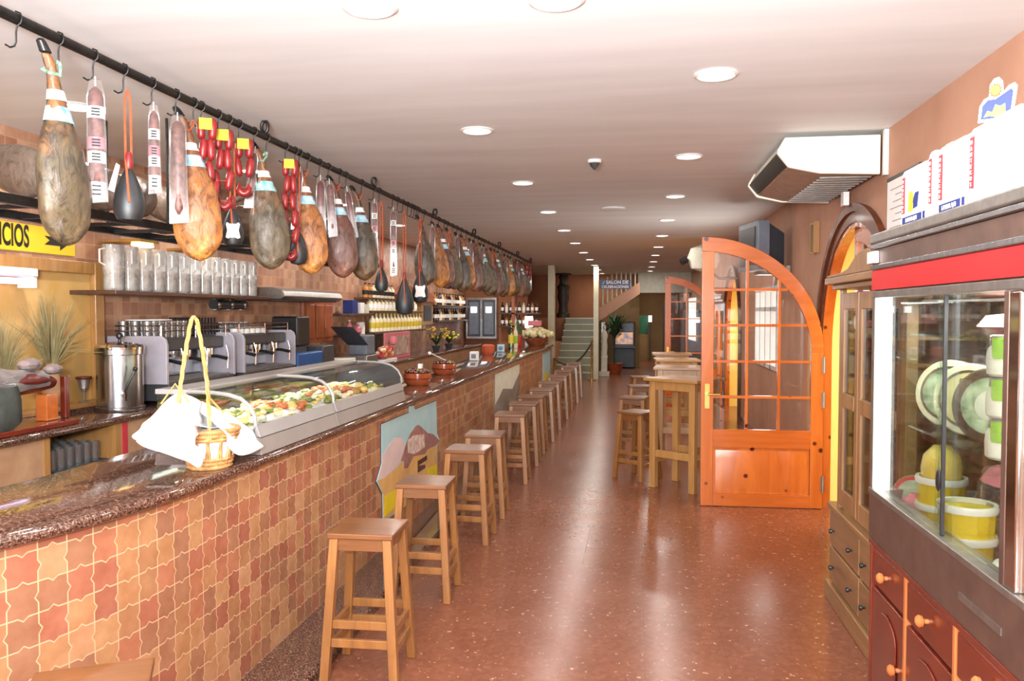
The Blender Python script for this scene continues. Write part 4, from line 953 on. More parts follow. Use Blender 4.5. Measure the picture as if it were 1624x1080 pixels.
# ================================================================== HANGING RACK WITH LYING HAMS behind the rail
t = thing('ham_rack', 'black iron rack hung behind the bar with hams lying on it', 'rack', (-3.05, 5.5, 2.2), world=True)
for x in (-2.85, -3.3): b = MB(); b.box(x-.02, x+.02, 2.6, 8.6, 2.2, 2.245); b.build('side_bar', M['blackmetal'], t)
for k in range(16): b = MB(); b.box(-3.3, -2.87, 2.7+k*.39, 2.72+k*.39, 2.205, 2.225); b.build('cross_bar', M['blackmetal'], t)
for y in (2.8, 4.6, 6.6, 8.4):
    for x in (-2.87, -3.28): b = MB(); b.cyl((x, y, 2.24), (x, y, CEIL-.002), .008, n=8); b.build('hanger_rod', M['blackmetal'], t)
def lying(y, v, lab, flip, sc=1.0, group='hams lying on the iron rack'):
    r = thing('lying_ham', lab, 'ham', group=group)
    b = MB(); b.loft([ring(c, rx, ry, z, 18, i*.3) for i, (z, c, rx, ry) in enumerate(HPROF[2:])]); o = b.build('body', RACKHAM[v % 2], r, sub=1)
    b = MB(); b.loft([ring(c, rx, ry, z, 12) for z, c, rx, ry in HPROF[:3]]); h = b.build('hoof', M['black'], r)
    mx = Matrix.Rotation(flip, 4, 'Z') @ Matrix.Rotation(math.radians(80), 4, 'Y') @ Matrix.Translation((0, 0, .36))
    for q in (o, h): q.data.transform(mx)
    zs = min(p.co.z for p in o.data.vertices)
    for q in (o, h): q.data.transform(Matrix.Translation((0, 0, -zs)))
    r.location = (-3.06, y, 2.246); r.scale = (sc, sc, sc)
    return r
for i, y in enumerate([3.05, 3.5, 3.93, 4.36, 4.8, 5.25, 5.75, 6.25, 6.8, 7.35, 7.9]):
    lying(y, [1, 3, 3, 1, 3, 2, 1, 3, 2, 1, 3][i], '%s ham lying on the iron rack counted from the camera' % ORD[i], [2.6, 2.9, 3.3, 2.8, 3.3, .2, 2.9, 3.2, .1, 3.0, .2][i])

# ================================================================== BACK COUNTER
t = thing('back_counter', 'panelled back counter under the rear granite top along the left wall', 'counter', (-3.7, 9, 0), world=True)
b = MB(); b.box(-3.99, -3.93, 1.5, 17.9, 0, .954); b.build('back', M['walltile'], t)
seg = [(1.5, 4.34, 1), (4.34, 4.95, 0), (5.001, 8.0, 1), (8.0, 17.9, 1)]
for y0, y1, solid in seg:
    if solid: b = MB(); b.box(-3.56, -3.5, y0, y1-.02, .0, .954); b.build('front_panel', M['pot'], t)
for y in (4.28, 4.95): b = MB(); b.box(-3.92, -3.495, y, y+.05, 0, .954); b.build('partition', M['table'], t)
b = MB(); b.box(-3.92, -3.5, 4.335, 4.945, .56, .59); b.build('shelf', M['table'], t)
b = MB(); b.box(-3.5, -3.49, 5.02, 5.07, .3, .94); b.build('red_post', M['redprint'], t)
b = MB(); pr = [(-3.995, .955), (-3.455, .955)]+[(-3.46+.022*math.cos(math.radians(d)), .9775+.022*math.sin(math.radians(d))) for d in (-60, -30, 0, 30, 60)]+[(-3.46, 1.0), (-3.995, 1.0)]
b.prism(pr, lambda u, v, w: (u, w, v), 1.5, 17.9); tag(b.build('back_worktop', M['granite']), 'brown granite worktop of the rear counter below the wall shelves', 'worktop')
# glasses under the counter
def tumbler(x, y, z, h, r0, r1, lab, grp, m='drink', first=[None]):
    if first[0] is None:
        b = MB(); b.lathe([(.8, 0), (1, 1), (.94, 1), (.75, .06), (.001, .05)], 12); o = b.build('tumbler', M[m]); first[0] = o
        first.append(Vector(o.location))
    else: o = first[0].copy(); C.objects.link(o)
    o.location = (x, y, z); o.scale = (r1, r1, h); o.data.materials[0] = M['drink']; return tag(o, lab, 'glass', grp)
t = thing('glass_crate', 'grey crate full of glasses on the shelf under the rear counter', 'crate', (-3.7, 4.65, .59), world=True)
b = MB(); b.box(-3.9, -3.53, 4.4, 4.9, .591, .6)
for x in (-3.9, -3.54): b.box(x, x+.012, 4.4, 4.9, .6, .72)
for y in (4.4, 4.888): b.box(-3.9, -3.53, y, y+.012, .6, .72)
b.build('tray', M['darkgrey'], t)
n = 0
for i in range(4):
    for j in range(6):
        n += 1; tumbler(-3.845+i*.085, 4.45+j*.08, .602, .24, .03, .034, 'tall clear glass standing in the grey crate under the rear counter', 'glasses in the crate')
# framed recess panel, sill and things on it
t = thing('framed_board', 'large pale wooden framed tan panel on the left wall behind the ham stand', 'panel', (-3.97, 4.6, 1.0), world=True)
b = MB(); b.box(-3.995, -3.98, 3.3, 5.44, 1.06, 2.05); b.build('panel', mat('ochre_panel', (222, 176, 104), (196, 146, 70), 2.4, .5, stops=[(.3, S(230, 186, 118)), (.55, S(216, 168, 84)), (.75, S(196, 150, 84))]), t)
b = MB(); b.box(-3.98, -3.93, 5.36, 5.46, 1.06, 2.07); b.box(-3.98, -3.93, 3.3, 5.36, 1.98, 2.07); b.build('frame', M['table'], t, bevel=.008)
b = MB(); b.box(-3.98, -3.84, 3.3, 5.5, 1.03, 1.062); b.build('sill', M['table'], t, bevel=.005)
b = MB(); b.box(-3.98, -3.85, 3.3, 5.5, 1.001, 1.029); b.build('granite_ledge', M['granite'], t)
t = thing('yellow_sign', 'yellow sign with black lettering and arrow pointing right on the left wall', 'sign', (-3.99, 4.7, 2.1), world=True)
b = MB(); b.box(-3.996, -3.985, 3.82, 5.22, 2.105, 2.285); b.build('board', M['signyellow'], t)
text('SERVICIOS', .2, M['ink'], t, (-3.983, 4.54, 2.197), basis((0, 1, 0), (0, 0, 1)), sx=.515, bold=.025)
b = MB(); b.prism([(4.92, 2.225), (4.97, 2.197), (4.92, 2.165), (5.07, 2.165), (5.07, 2.135), (5.16, 2.19), (5.07, 2.235), (5.07, 2.222)], lambda u, v, w: (w, u, v), -3.985, -3.982); b.build('arrow', M['ink'], t, smooth=False)
t = thing('insect_lamp', 'white violet fluorescent insect lamp on the framed panel', 'lamp', (-3.9, 4.3, 1.87), world=True)
b = MB(); b.box(-3.97, -3.82, 3.6, 4.66, 1.93, 1.985); b.build('housing', M['white'], t, bevel=.008)
b = MB(); b.cyl((-3.85, 3.64, 1.9), (-3.85, 4.62, 1.9), .02); b.build('tube', M['uv'], t)
b = MB(); b.box(-3.95, -3.83, 4.63, 4.655, 1.86, 1.93); b.box(-3.95, -3.83, 3.6, 3.63, 1.86, 1.93); b.build('tube_holder', M['white'], t)
t = thing('dried_grass_vase', 'rosy vase of dried grasses standing on the sill before the tan panel', 'vase', (-3.905, 4.86, 1.063), world=True)
b = MB(); b.lathe([(.045, 1.063), (.06, 1.1), (.066, 1.18), (.05, 1.28), (.035, 1.33), (.045, 1.36)], 18, (-3.905, 4.86, 0)); b.build('vase', M['pot'], t)
b = MB()
for i in range(120):
    a = rnd.uniform(0, 2*PI); q = abs(rnd.gauss(0, .16)); h = rnd.uniform(.22, .52)-q*.4; p = Vector((-3.905+.02*math.cos(a), 4.86+.02*math.sin(a), 1.34))
    e = p+Vector((max(-.05, q*math.cos(a)*.7), q*math.sin(a)*1.2, h)); m_ = (p+e)/2+Vector((0, 0, .05))
    b.tube([p, m_, e], [.003, .0035, .001], 4)
o = b.build('grass', M['grass'], t); o['kind'] = 'stuff'
t = thing('dried_grass_vase', 'wide bunch of feathery dried grass at the left edge of the tan panel', 'vase', (-3.905, 4.44, 1.063), world=True)
b = MB(); b.lathe([(.045, 1.063), (.065, 1.1), (.065, 1.2), (.045, 1.26)], 16, (-3.905, 4.44, 0)); b.build('vase', M['pot'], t)
b = MB()
for i in range(130):
    a = rnd.uniform(0, 2*PI); q = abs(rnd.gauss(0, .17)); h = rnd.uniform(.2, .5)-q*.3; p = Vector((-3.905, 4.44, 1.24))
    e = p+Vector((max(-.05, q*math.cos(a)*.7), q*math.sin(a)*.95, h)); b.tube([p, (p+e)/2+Vector((0, 0, .06)), e], [.002, .003, .001], 4)
o = b.build('grass', M['grass'], t); o['kind'] = 'stuff'
t = thing('crystal_goblet', 'small cut crystal goblet on the sill left of the steel urn', 'goblet', (-3.89, 5.16, 1.063), world=True)
b = MB(); b.lathe([(.04, 1.063), (.012, 1.075), (.012, 1.13), (.03, 1.16), (.045, 1.235), (.042, 1.235), (.02, 1.16), (.001, 1.14)], 10, (-3.89, 5.16, 0)); b.build('bowl', M['drink'], t, angle=10)
b = MB(); b.lathe([(.05, 1.226), (.053, 1.23), (.053, 1.245), (.045, 1.248)], 12, (-3.89, 5.16, 0)); b.build('lid', M['meat'], t)

# ham stand with carved ham at the left edge
t = thing('ham_stand', 'orange wooden ham carving stand on the rear counter at the left edge', 'ham stand', (-3.65, 4.3, 1.0), world=True)
b = MB(); b.box(-3.80, -3.47, 3.5, 4.56, 1.002, 1.035); b.build('board', M['mahogy'], t, bevel=.006)
for y in (4.08, 4.44): b = MB(); b.box(-3.64, -3.56, y-.05, y+.05, 1.035, 1.2); b.build('upright', M['doorx'], t, bevel=.006)
b = MB(); b.box(-3.59, -3.55, 4.54, 4.58, 1.036, 1.30); b.build('back_post', M['mahog'], t, bevel=.006)
t = thing('carved_ham', 'carved dark red ham wrapped in cling film on the wooden stand', 'ham', (-3.62, 4.2, 1.2), world=True)
b = MB(); R = []
for y, r, z in ((3.7, .07, 1.27), (3.9, .10, 1.275), (4.1, .11, 1.285), (4.3, .10, 1.285), (4.45, .07, 1.275), (4.525, .04, 1.26)): R.append([(-3.62+r*math.cos(2*PI*j/16)*(1+.12*math.sin(j*2)), y, z+r*.75*math.sin(2*PI*j/16)*(1+.1*math.cos(j*3))) for j in range(16)])
b.loft(R); b.build('meat', M['meat'], t, sub=1)
b = MB(); R = []
for k in range(9):
    y = 3.72+k*.085; r = .114-.004*abs(k-4)*(1 if k < 5 else 2.2); R.append([(-3.62+r*math.cos(PI*j/12-.5), y+.012*math.sin(j*2.1), 1.285+r*.82*math.sin(PI*j/12-.5)*(1+.09*math.sin(j*5+k*2.7))) for j in range(13)])
b.loft(R, False, False); b.build('film', M['film'], t)
for k, (x, y, z, r, l) in enumerate([(-3.6, 4.3, 1.385, .05, 'left'), (-3.58, 4.47, 1.345, .042, 'right')]):
    tt = thing('wrapped_meat', 'small film wrapped dark meat piece lying on the carved ham, %s one' % l, 'meat', (x, y, z-r*.7), world=True, group='wrapped pieces on the carved ham')
    b = MB(); b.ball((x, y, z), r, 12, 8, (1, 1.5, .7)); b.build('meat', M['winered'], tt)
    b = MB(); b.ball((x, y, z+.004), r*1.1, 9, 6, (1.02, 1.5, .74)); b.build('film', M['film'], tt, angle=20)
b = MB(); R = []
for y in (3.9, 3.97, 4.04, 4.1): R.append([(-3.475+.02*math.sin(y*30), y, 1.05+.03*math.sin(y*25)), (-3.485, y, 1.2), (-3.505, y, 1.27), (-3.54, y, 1.335+.008*math.sin(y*40))])
b.loft(R, False, False); tag(b.build('dishcloth', M['greycloth'], solid=.004), 'dark grey dishcloth hung over the carved ham', 'cloth')
b = MB(); R = []
for y in (3.75, 3.85, 3.94): R.append([(-3.49, y, 1.27), (-3.54, y, 1.37), (-3.64, y, 1.395)])
b.loft(R, False, False); tag(b.build('orange_napkin', M['strap'], solid=.004), 'orange napkin on the carved ham at the left edge', 'napkin')

# steel urn
t = thing('steel_urn', 'tall stainless hot drink urn with black knob on the rear counter', 'urn', (-3.66, 5.24, 1.0), world=True)
o = (-3.66, 5.24, 0)
b = MB(); b.lathe([(.16, 1.001), (.165, 1.01), (.165, 1.03), (.156, 1.035), (.156, 1.4), (.165, 1.405), (.165, 1.44)], 32, o); b.build('body', M['steel'], t)
b = MB(); b.lathe([(.167, 1.441), (.167, 1.455), (.15, 1.475), (.06, 1.49), (.02, 1.492)], 32, o); d = b.build('lid', M['chrome'], t)
b = MB(); b.lathe([(.012, 1.492), (.01, 1.51), (.024, 1.525), (.024, 1.545), (.01, 1.555)], 14, o); b.build('knob', M['black'], d)
b = MB(); b.cyl((-3.56, 5.12, 1.13), (-3.5, 5.06, 1.13), .016); b.cyl((-3.5, 5.06, 1.15), (-3.5, 5.06, 1.09), .012); b.build('tap', M['chrome'], t)
b = MB(); b.tube([(-3.5, 5.06, 1.15), (-3.48, 5.06, 1.2), (-3.44, 5.09, 1.30)], .008, 8); b.ball((-3.44, 5.09, 1.31), .018); b.build('tap_lever', M['black'], t)

# espresso machines
def espresso(y0, y1, lab):
    t = thing('espresso_machine', lab, 'coffee machine', (-3.7, (y0+y1)/2, 1.0), world=True)
    b = MB(); b.box(-3.95, -3.47, y0+.02, y1-.02, 1.03, 1.17); b.build('drip_base', M['darkgrey'], t, bevel=.01)
    b = MB()
    for y in (y0+.1, y1-.1):
        for x in (-3.9, -3.54): b.cyl((x, y, 1.001), (x, y, 1.03), .022)
    b.build('foot', M['black'], t)
    b = MB(); b.box(-3.9, -3.5, y0+.04, y1-.04, 1.171, 1.18); b.build('drip_grate', M['alu'], t)
    b = MB(); b.box(-3.95, -3.78, y0+.03, y1-.03, 1.18, 1.50); b.build('boiler_back', M['chrome'], t, bevel=.01)
    b = MB(); b.box(-3.78, -3.56, y0+.03, y1-.03, 1.40, 1.50); b.build('head_housing', M['darkgrey'], t, bevel=.015)
    for y in (y0+.012, y1-.012):
        b = MB(); q = .05; pts = [(-3.96, 1.16), (-3.47, 1.16), (-3.47, 1.46), (-3.485, 1.5), (-3.52, 1.525), (-3.96, 1.525)]
        b.prism(pts, lambda u, v, w: (u, w, v), y-.016, y+.016); s_ = b.build('side_panel', M['lilac'], t, bevel=.006)
    ng = 3
    for k in range(ng):
        y = y0+(y1-y0)*(k+.5)/ng
        b = MB(); b.cyl((-3.63, y, 1.40), (-3.63, y, 1.345), .042, n=16); b.cyl((-3.63, y, 1.345), (-3.63, y, 1.32), .038, n=16); g = b.build('brew_group', M['chrome'], t)
        b = MB(); b.tube([(-3.6, y, 1.33), (-3.55, y, 1.33), (-3.46, y+.01, 1.31)], [.012, .014, .016], 8); b.build('portafilter_handle', M['black'], g)
        b = MB(); b.tube([(-3.52, y+.1, 1.42), (-3.5, y+.1, 1.35), (-3.5, y+.09, 1.22)], .006, 6); b.build('steam_wand', M['chrome'], t)
    b = MB()
    for z in (1.56, 1.6):
        b.tube([(-3.92, y0+.04, z), (-3.54, y0+.04, z), (-3.54, y1-.04, z), (-3.92, y1-.04, z)], .005, 6)
    for y in (y0+.04, (y0+y1)/2, y1-.04): b.cyl((-3.54, y, 1.5), (-3.54, y, 1.6), .005, n=6)
    b.build('cup_rail', M['chrome'], t)
    b = MB(); b.cyl((-3.47, y0+.2, 1.1), (-3.465, y0+.2, 1.1), .03, n=16); b.build('gauge', M['black'], t)
    return t
espresso(5.52, 6.56, 'nearest grey espresso machine with glasses on top, behind the steel urn')
espresso(6.72, 7.82, 'second grey espresso machine, beyond the first along the rear counter')
for i in range(3):
    for j in range(7):
        tumbler(-3.88+i*.1, 5.6+j*.082, 1.503, .13, .03, .036, 'small clear glass standing on top of the nearest espresso machine', 'glasses on the espresso machine')
t = thing('serving_tray', 'white tray lying over the glasses on the nearest espresso machine', 'tray', (-3.76, 5.8, 1.634), world=True)
b = MB(); b.lathe([(.12, 1.634), (.18, 1.64), (.18, 1.648), (.05, 1.652)], 22, (-3.78, 5.78, 0), .8, 1.2); b.build('dish', M['white'], t)
t = thing('bottle_crate', 'dark crate with bottles on the far end of the nearest espresso machine', 'crate', (-3.76, 6.38, 1.5), world=True)
b = MB(); b.box(-3.9, -3.62, 6.24, 6.5, 1.505, 1.515); b.box(-3.9, -3.888, 6.24, 6.5, 1.515, 1.66)
for k in range(6): b.box(-3.635, -3.62, 6.24+k*.05, 6.252+k*.05, 1.515, 1.66)
for k in range(6): b.box(-3.9+k*.054, -3.888+k*.054, 6.24, 6.252, 1.515, 1.66)
b.box(-3.9, -3.62, 6.24, 6.252, 1.648, 1.66); b.build('basket', M['black'], t)
for i in range(2):
    for j in range(6): tumbler(-3.86+i*.12, 6.8+j*.09, 1.503, .11, .03, .038, 'white cup upturned on top of the second espresso machine', 'cups on the second espresso machine')
for k in range(6):
    b = MB(); b.lathe([(.022, 0), (.034, .004), (.04, .06), (.036, .06), (.02, .01)], 12, (-3.62, 6.82+k*.11, 1.503)); tag(b.build('coffee_cup', M['white']), '%s white coffee cup from the left along the front of the second espresso machine' % ORD[k], 'cup', 'cups on the second espresso machine')
t = thing('coffee_grinder', 'tall dark coffee grinder with hopper beyond the espresso machines', 'coffee grinder', (-3.72, 8.3, 1.0), world=True)
b = MB(); b.box(-3.85, -3.6, 8.15, 8.42, 1.001, 1.34); b.build('body', M['darkgrey'], t, bevel=.02)
b = MB(); b.box(-3.88, -3.58, 8.12, 8.45, 1.342, 1.66); b.build('hopper', M['black'], t, bevel=.02)
b = MB(); b.box(-3.58, -3.47, 7.88, 8.55, 1.001, 1.275); q = tag(b.build('blue_box', M['blue'], bevel=.02), 'bright blue plastic box on the rear counter above the display case', 'box')
b = MB(); b.box(-3.8, -3.52, 9.4, 9.75, 1.001, 1.13); tag(b.build('cream_box', M['cream'], bevel=.01), 'low cream box on the rear counter left of the cash register', 'box')
b = MB(); b.box(-3.8, -3.55, 8.75, 9.1, 1.001, 1.32); tag(b.build('grey_bin', M['darkgrey'], bevel=.015), 'dark grey box on the rear counter below the shutters', 'box')
t = thing('cash_register', 'grey cash register with tilted screen on the rear counter', 'cash register', (-3.6, 10.4, 1.0), world=True)
b = MB(); b.box(-3.8, -3.46, 10.0, 10.45, 1.001, 1.14); b.build('drawer', M['alu'], t, bevel=.01)
b = MB(); b.box(-3.75, -3.5, 10.1, 10.45, 1.141, 1.4); b.build('housing', M['tvface'], t, bevel=.015)
b = MB(); b.hexa([(-3.72, 9.96, 1.3), (-3.42, 9.9, 1.3), (-3.42, 9.93, 1.28), (-3.72, 9.99, 1.28)], [(-3.9, 9.86, 1.52), (-3.58, 9.8, 1.52), (-3.58, 9.83, 1.5), (-3.9, 9.89, 1.5)]); b.build('screen', M['tv'], t)
b = MB(); b.tube([(-3.64, 10.1, 1.3), (-3.64, 9.95, 1.34)], .02, 8); b.build('screen_arm', M['black'], t)

# wall shelves, jugs, hood, shutters
def wshelf(y0, y1, z, x1, lab, m='darkwood'):
    b = MB(); b.box(-3.998, x1, y0, y1, z-.03, z); return tag(b.build('wall_shelf', M[m], bevel=.004), lab, 'shelf')
wshelf(5.15, 7.55, 1.86, -3.62, 'long dark wall shelf carrying the clear plastic jugs')
def make_jug():
    r = thing('plastic_jug', 'x', 'jug', group='clear jugs on the wall shelf')
    b = MB(); b.lathe([(.06, 0), (.068, .01), (.07, .15), (.074, .16), (.074, .17), (.07, .175), (.074, .33), (.068, .33), (.064, .02), (.001, .012)], 14); b.build('body', M['jug'], r)
    b = MB(); b.tube([(.06, -.03, .3), (.1, -.05, .29), (.1, -.05, .2), (.06, -.03, .18)], .007, 6); b.build('handle', M['white'], r)
    b = MB(); b.lathe([(.055, .016), (.06, .13), (.001, .13)], 12); b.build('content', M['labelcream'], r)
    return r
jg = make_jug()
for i in range(13):
    o = jg if i == 0 else copy_tree(jg); o.location = (-3.74, 5.3+i*.172, 1.861); o.rotation_euler = (0, 0, -.3 if i else -1.4)
    o['label'] = '%s clear plastic jug from the left on the wall shelf' % ORD[i]
for y, l in ((5.65, 'left'), (6.5, 'right')):
    t = thing('shelf_lamp', 'small warm glowing lamp under the ham rack, %s one above the jugs' % l, 'lamp', (-3.75, y, 2.19), world=True)
    b = MB(); b.box(-3.998, -3.68, y-.12, y+.12, 2.235, 2.255); b.build('arm', M['brass'], t)
    b = MB(); b.lathe([(.05, 2.2), (.075, 2.21), (.07, 2.234)], 16, (-3.74, y, 0), .7, 1.7); b.build('shade', M['warmlamp'], t)
t = thing('cup_dispenser', 'black tubular cup dispenser with chrome rings under the jug shelf', 'dispenser', (-3.75, 6.9, 1.74), world=True)
b = MB(); b.cyl((-3.72, 6.64, 1.775), (-3.72, 7.2, 1.775), .045, n=16); b.build('tube', M['black'], t)
for y in (6.66, 6.9, 7.14): b = MB(); b.cyl((-3.72, y, 1.775), (-3.72, y+.035, 1.775), .049, n=16); b.build('ring', M['chrome'], t)
b = MB(); b.box(-3.74, -3.7, 6.8, 7.0, 1.81, 1.83); b.build('mount', M['black'], t)
t = thing('extractor_hood', 'brushed steel extractor hood on the left wall above the shutters', 'hood', (-3.7, 8.5, 1.84), world=True)
b = MB(); b.prism([(-3.998, 1.84), (-3.6, 1.84), (-3.55, 1.87), (-3.58, 1.93), (-3.7, 1.965), (-3.998, 1.965)], lambda u, v, w: (u, w, v), 7.75, 9.4); b.build('canopy', M['alu'], t, bevel=.01)
b = MB(); b.box(-3.99, -3.62, 7.8, 9.35, 1.825, 1.839); b.build('filter', M['darkgrey'], t)
w = thing('window_2', None, None, (-4, 9.6, 1.35), world=True, kind='structure')
b = MB(); b.box(-3.999, -3.96, 9.15, 10.1, 1.33, 1.84); b.build('window_frame', M['shutter'], w, bevel=.006)
for k in range(3): b = MB(); b.box(-3.962, -3.945, 9.22+.3*k, 9.46+.3*k, 1.38, 1.8); b.build('shutter', M['shutter'], w, bevel=.01)
# bottles
def bprof(h, r): return [(r*.9, 0), (r, .01*h), (r, .6*h), (r*.85, .68*h), (r*.38, .78*h), (r*.34, .96*h), (r*.42, .97*h), (r*.4, h), (.001, h)]
BM = {}
def bottle(x, y, z, h, r, m, lab, grp, labm=None):
    k = (h, r, m, labm)
    if k not in BM:
        rt = thing('bottle', lab, 'bottle', (0, 0, 0), group=grp)
        b = MB(); b.lathe(bprof(h, r), 12); b.build('body', M[m], rt)
        b = MB(); b.lathe([(r*1.02, h*.2), (r*1.02, h*.5)], 12, cap=False); b.build('label', M[labm or 'paper'], rt)
        b = MB(); b.lathe([(r*.46, h*.93), (r*.46, h*1.005), (.001, h*1.006)], 10, cap=False); b.build('cap', M['ink' if labm is None else labm], rt)
        BM[k] = rt; o = rt
    else: o = copy_tree(BM[k])
    o.location = (x, y, z); return tag(o, lab, 'bottle', grp)
wshelf(9.9+.3, 11.0, 1.69, -3.7, 'upper wall shelf right of the shutters'); wshelf(10.2, 11.0, 1.40, -3.7, 'lower wall shelf right of the shutters')
b = MB(); b.box(-3.9, -3.76, 10.3, 10.5, 1.692, 1.87); tag(b.build('blue_carton', M['blueprint'], bevel=.004), 'blue carton on the upper shelf right of the shutters', 'carton')
b = MB(); b.box(-3.9, -3.76, 10.62, 10.78, 1.692, 1.84); tag(b.build('white_carton', M['white'], bevel=.004), 'white carton in the middle of the upper shelf', 'carton')
b = MB(); b.box(-3.9, -3.76, 10.83, 10.97, 1.692, 1.82); tag(b.build('grey_carton', M['plasterwhite'], bevel=.004), 'pale carton at the right end of the upper shelf', 'carton')
bottle(-3.82, 10.34, 1.401, .2, .04, 'pink', 'pink bottle at the left end of the lower shelf', 'bottles on the lower shelf', 'white')
b = MB(); b.lathe([(.05, 0), (.09, .03), (.09, .09), (.05, .13)], 14, (-3.82, 10.55, 1.401)); tag(b.build('pink_tin', M['pink']), 'round pink tin in the middle of the lower shelf', 'tin')
b = MB(); b.lathe([(.06, 0), (.06, .16), (.05, .17)], 14, (-3.82, 10.78, 1.401)); tag(b.build('white_jar', M['white']), 'white jar at the right end of the lower shelf', 'jar')
wshelf(11.0, 13.75, 1.42, -3.68, 'lower dark shelf of the stepped white bottles'); wshelf(11.0, 13.75, 1.73, -3.72, 'upper dark shelf of the stepped white bottles')
wshelf(11.0, 12.55, 1.92, -3.76, 'top short shelf above the stepped white bottles')
for i in range(15): bottle(-3.76, 11.1+i*.18, 1.421, .27, .05, 'bottle_clear', '%s pale yellow labelled bottle from the left in the lower stepped row' % ORD[i], 'stepped bottles', 'labelyellow')
for i in range(14): bottle(-3.8, 11.12+i*.18, 1.731, .18 if i > 8 else .185, .05, 'bottle_clear', '%s pale bottle from the left in the upper stepped row' % ORD[i], 'stepped bottles', 'paper')
for i in range(8): bottle(-3.86, 11.1+i*.18, 1.921, .21, .045, 'bottle_amber' if i < 2 else 'bottle_clear', '%s bottle from the left in the top short row above the steps' % ORD[i], 'stepped bottles', 'ink')
t = thing('wooden_house_cabinet', 'little wooden house shaped cabinet with tan frame on the left wall', 'cabinet', (-3.9, 14.3, 1.45), world=True)
b = MB(); b.box(-3.998, -3.8, 13.95, 14.75, 1.48, 1.9); b.build('case', M['table'], t, bevel=.004)
b = MB(); b.box(-3.799, -3.79, 14.08, 14.62, 1.55, 1.83); b.build('pane', M['black'], t)
b = MB(); b.prism([(13.85, 1.9), (14.35, 2.08), (14.85, 1.9)], lambda u, v, w: (w, u, v), -3.998, -3.76); b.build('roof', M['shutter'], t, smooth=False)
b = MB(); b.box(-3.998, -3.8, 12.72, 13.7, 1.93, 2.0); b.prism([(12.7, 2.0), (13.2, 2.16), (13.72, 2.0)], lambda u, v, w: (w, u, v), -3.998, -3.78); tag(b.build('tiled_canopy', M['clay']), 'small red tiled canopy above the stepped bottles', 'canopy')
for k, (y0, y1, z) in enumerate([(14.95, 17.8, 1.55), (14.95, 17.8, 1.85)]):
    wshelf(y0, y1, z, -3.74, ['lower', 'upper'][k]+' dark shelf of mixed bottles beyond the house cabinet')
    for i in range(14): bottle(-3.84, y0+.1+i*.2, z+.001, .24, .042, ['bottle_dark', 'bottle_amber', 'bottle_clear', 'bottle_dark'][(i*3+k) % 4], '%s bottle from the left on the %s shelf beyond the house cabinet' % (ORD[i], ['lower', 'upper'][k]), 'mixed bottles on the far shelves', None)
# return wall: glazed cabinet and bottle shelf
t = thing('glazed_cabinet', 'steel cabinet with two bright glass doors on the far wall behind the bar', 'cabinet', (-3.55, 18.4, 1.1), world=True)
b = MB(); b.box(-3.92, -3.2, 18.3, 18.59, 1.1, 2.05); b.build('case', M['steel'], t)
for x in (-3.88, -3.53): b = MB(); b.box(x, x+.3, 18.28, 18.299, 1.15, 2.0); d = b.build('door', M['darkgrey'], t); b = MB(); b.box(x+.04, x+.26, 18.272, 18.279, 1.2, 1.95); b.build('pane', M['tvface'], d); b = MB(); b.box(x+.08, x+.22, 18.262, 18.27, 1.70, 1.84); b.build('glow', M['tube'], d)
b = MB(); b.box(-3.15, -2.2, 18.3, 18.595, 1.37, 1.4); tag(b.build('wall_shelf', M['darkwood']), 'dark bottle shelf on the far wall behind the bar end', 'shelf')
b = MB(); b.box(-3.15, -2.2, 18.3, 18.595, 1.67, 1.7); tag(b.build('wall_shelf', M['darkwood']), 'upper dark bottle shelf on the far wall behind the bar end', 'shelf')
for k in range(2):
    for i in range(9): bottle(-3.08+i*.1, 18.42, 1.401+.3*k, .25, .036, ['bottle_dark', 'bottle_amber', 'bottle_dark', 'bottle_clear'][(i+k*2) % 4], '%s bottle from the left on the %s far wall shelf' % (ORD[i], ['lower', 'upper'][k]), 'bottles on the far wall shelf', None)
b = MB(); b.box(-2.52, -2.35, 18.2, 18.295, 1.35, 1.62); tag(b.build('wall_lantern', M['tube']), 'small bright white lantern on the far wall behind the bar', 'lantern')

# ================================================================== ON THE BAR
BZ = 1.041
def display_case(y0, y1, lab, tail):
    t = thing('tapas_case', lab, 'display case', (-1.95, (y0+y1)/2, BZ), world=True)
    fy = lambda u, v, w: (u, w, v)
    b = MB(); b.prism([(-1.705, BZ), (-1.72, BZ+.075), (-1.735, BZ+.085), (-2.24, BZ+.085), (-2.24, BZ)], fy, y0, y1); b.build('base', M['casegrey'], t, bevel=.004)
    b = MB(); b.prism([(-1.716, BZ+.08), (-1.735, BZ+.135), (-1.745, BZ+.135), (-1.745, BZ+.086)], fy, y0+.01, y1-.01); b.build('front_ledge', M['caselight'], t, bevel=.003)
    arc = [(-1.738, BZ+.135), (-1.742, BZ+.18), (-1.765, BZ+.225), (-1.81, BZ+.26), (-1.87, BZ+.278), (-1.95, BZ+.287), (-2.08, BZ+.29)]
    b = MB(); b.loft([[(x, y, z) for y in (y0+.01, y1-.01)] for x, z in arc], False, False); b.build('curved_glass', M['caseglass'], t)
    for y in ((y0+.006, y1-.006) if tail else (y0+.006,)):
        b = MB(); b.tube([(x, y, z) for x, z in arc], .0095, 8); b.build('rib', M['caselight'], t)
    b = MB(); b.box(-2.24, -2.08, y0, y1, BZ+.275, BZ+.3); b.build('top_rail', M['caselight'], t, bevel=.004)
    b = MB(); b.box(-2.235, -2.225, y0+.01, y1-.01, BZ+.085, BZ+.275); b.build('back_pane', M['tint'], t)
    if tail: b = MB(); b.prism(arc+[(-2.23, BZ+.29), (-2.23, BZ+.09), (-1.738, BZ+.09)], fy, y1-.03, y1-.018); b.build('end_panel', M['darkgrey'], t)
    return t
display_case(3.46, 4.42, 'nearest curved glass tapas case on the bar, left of its middle rib', False)
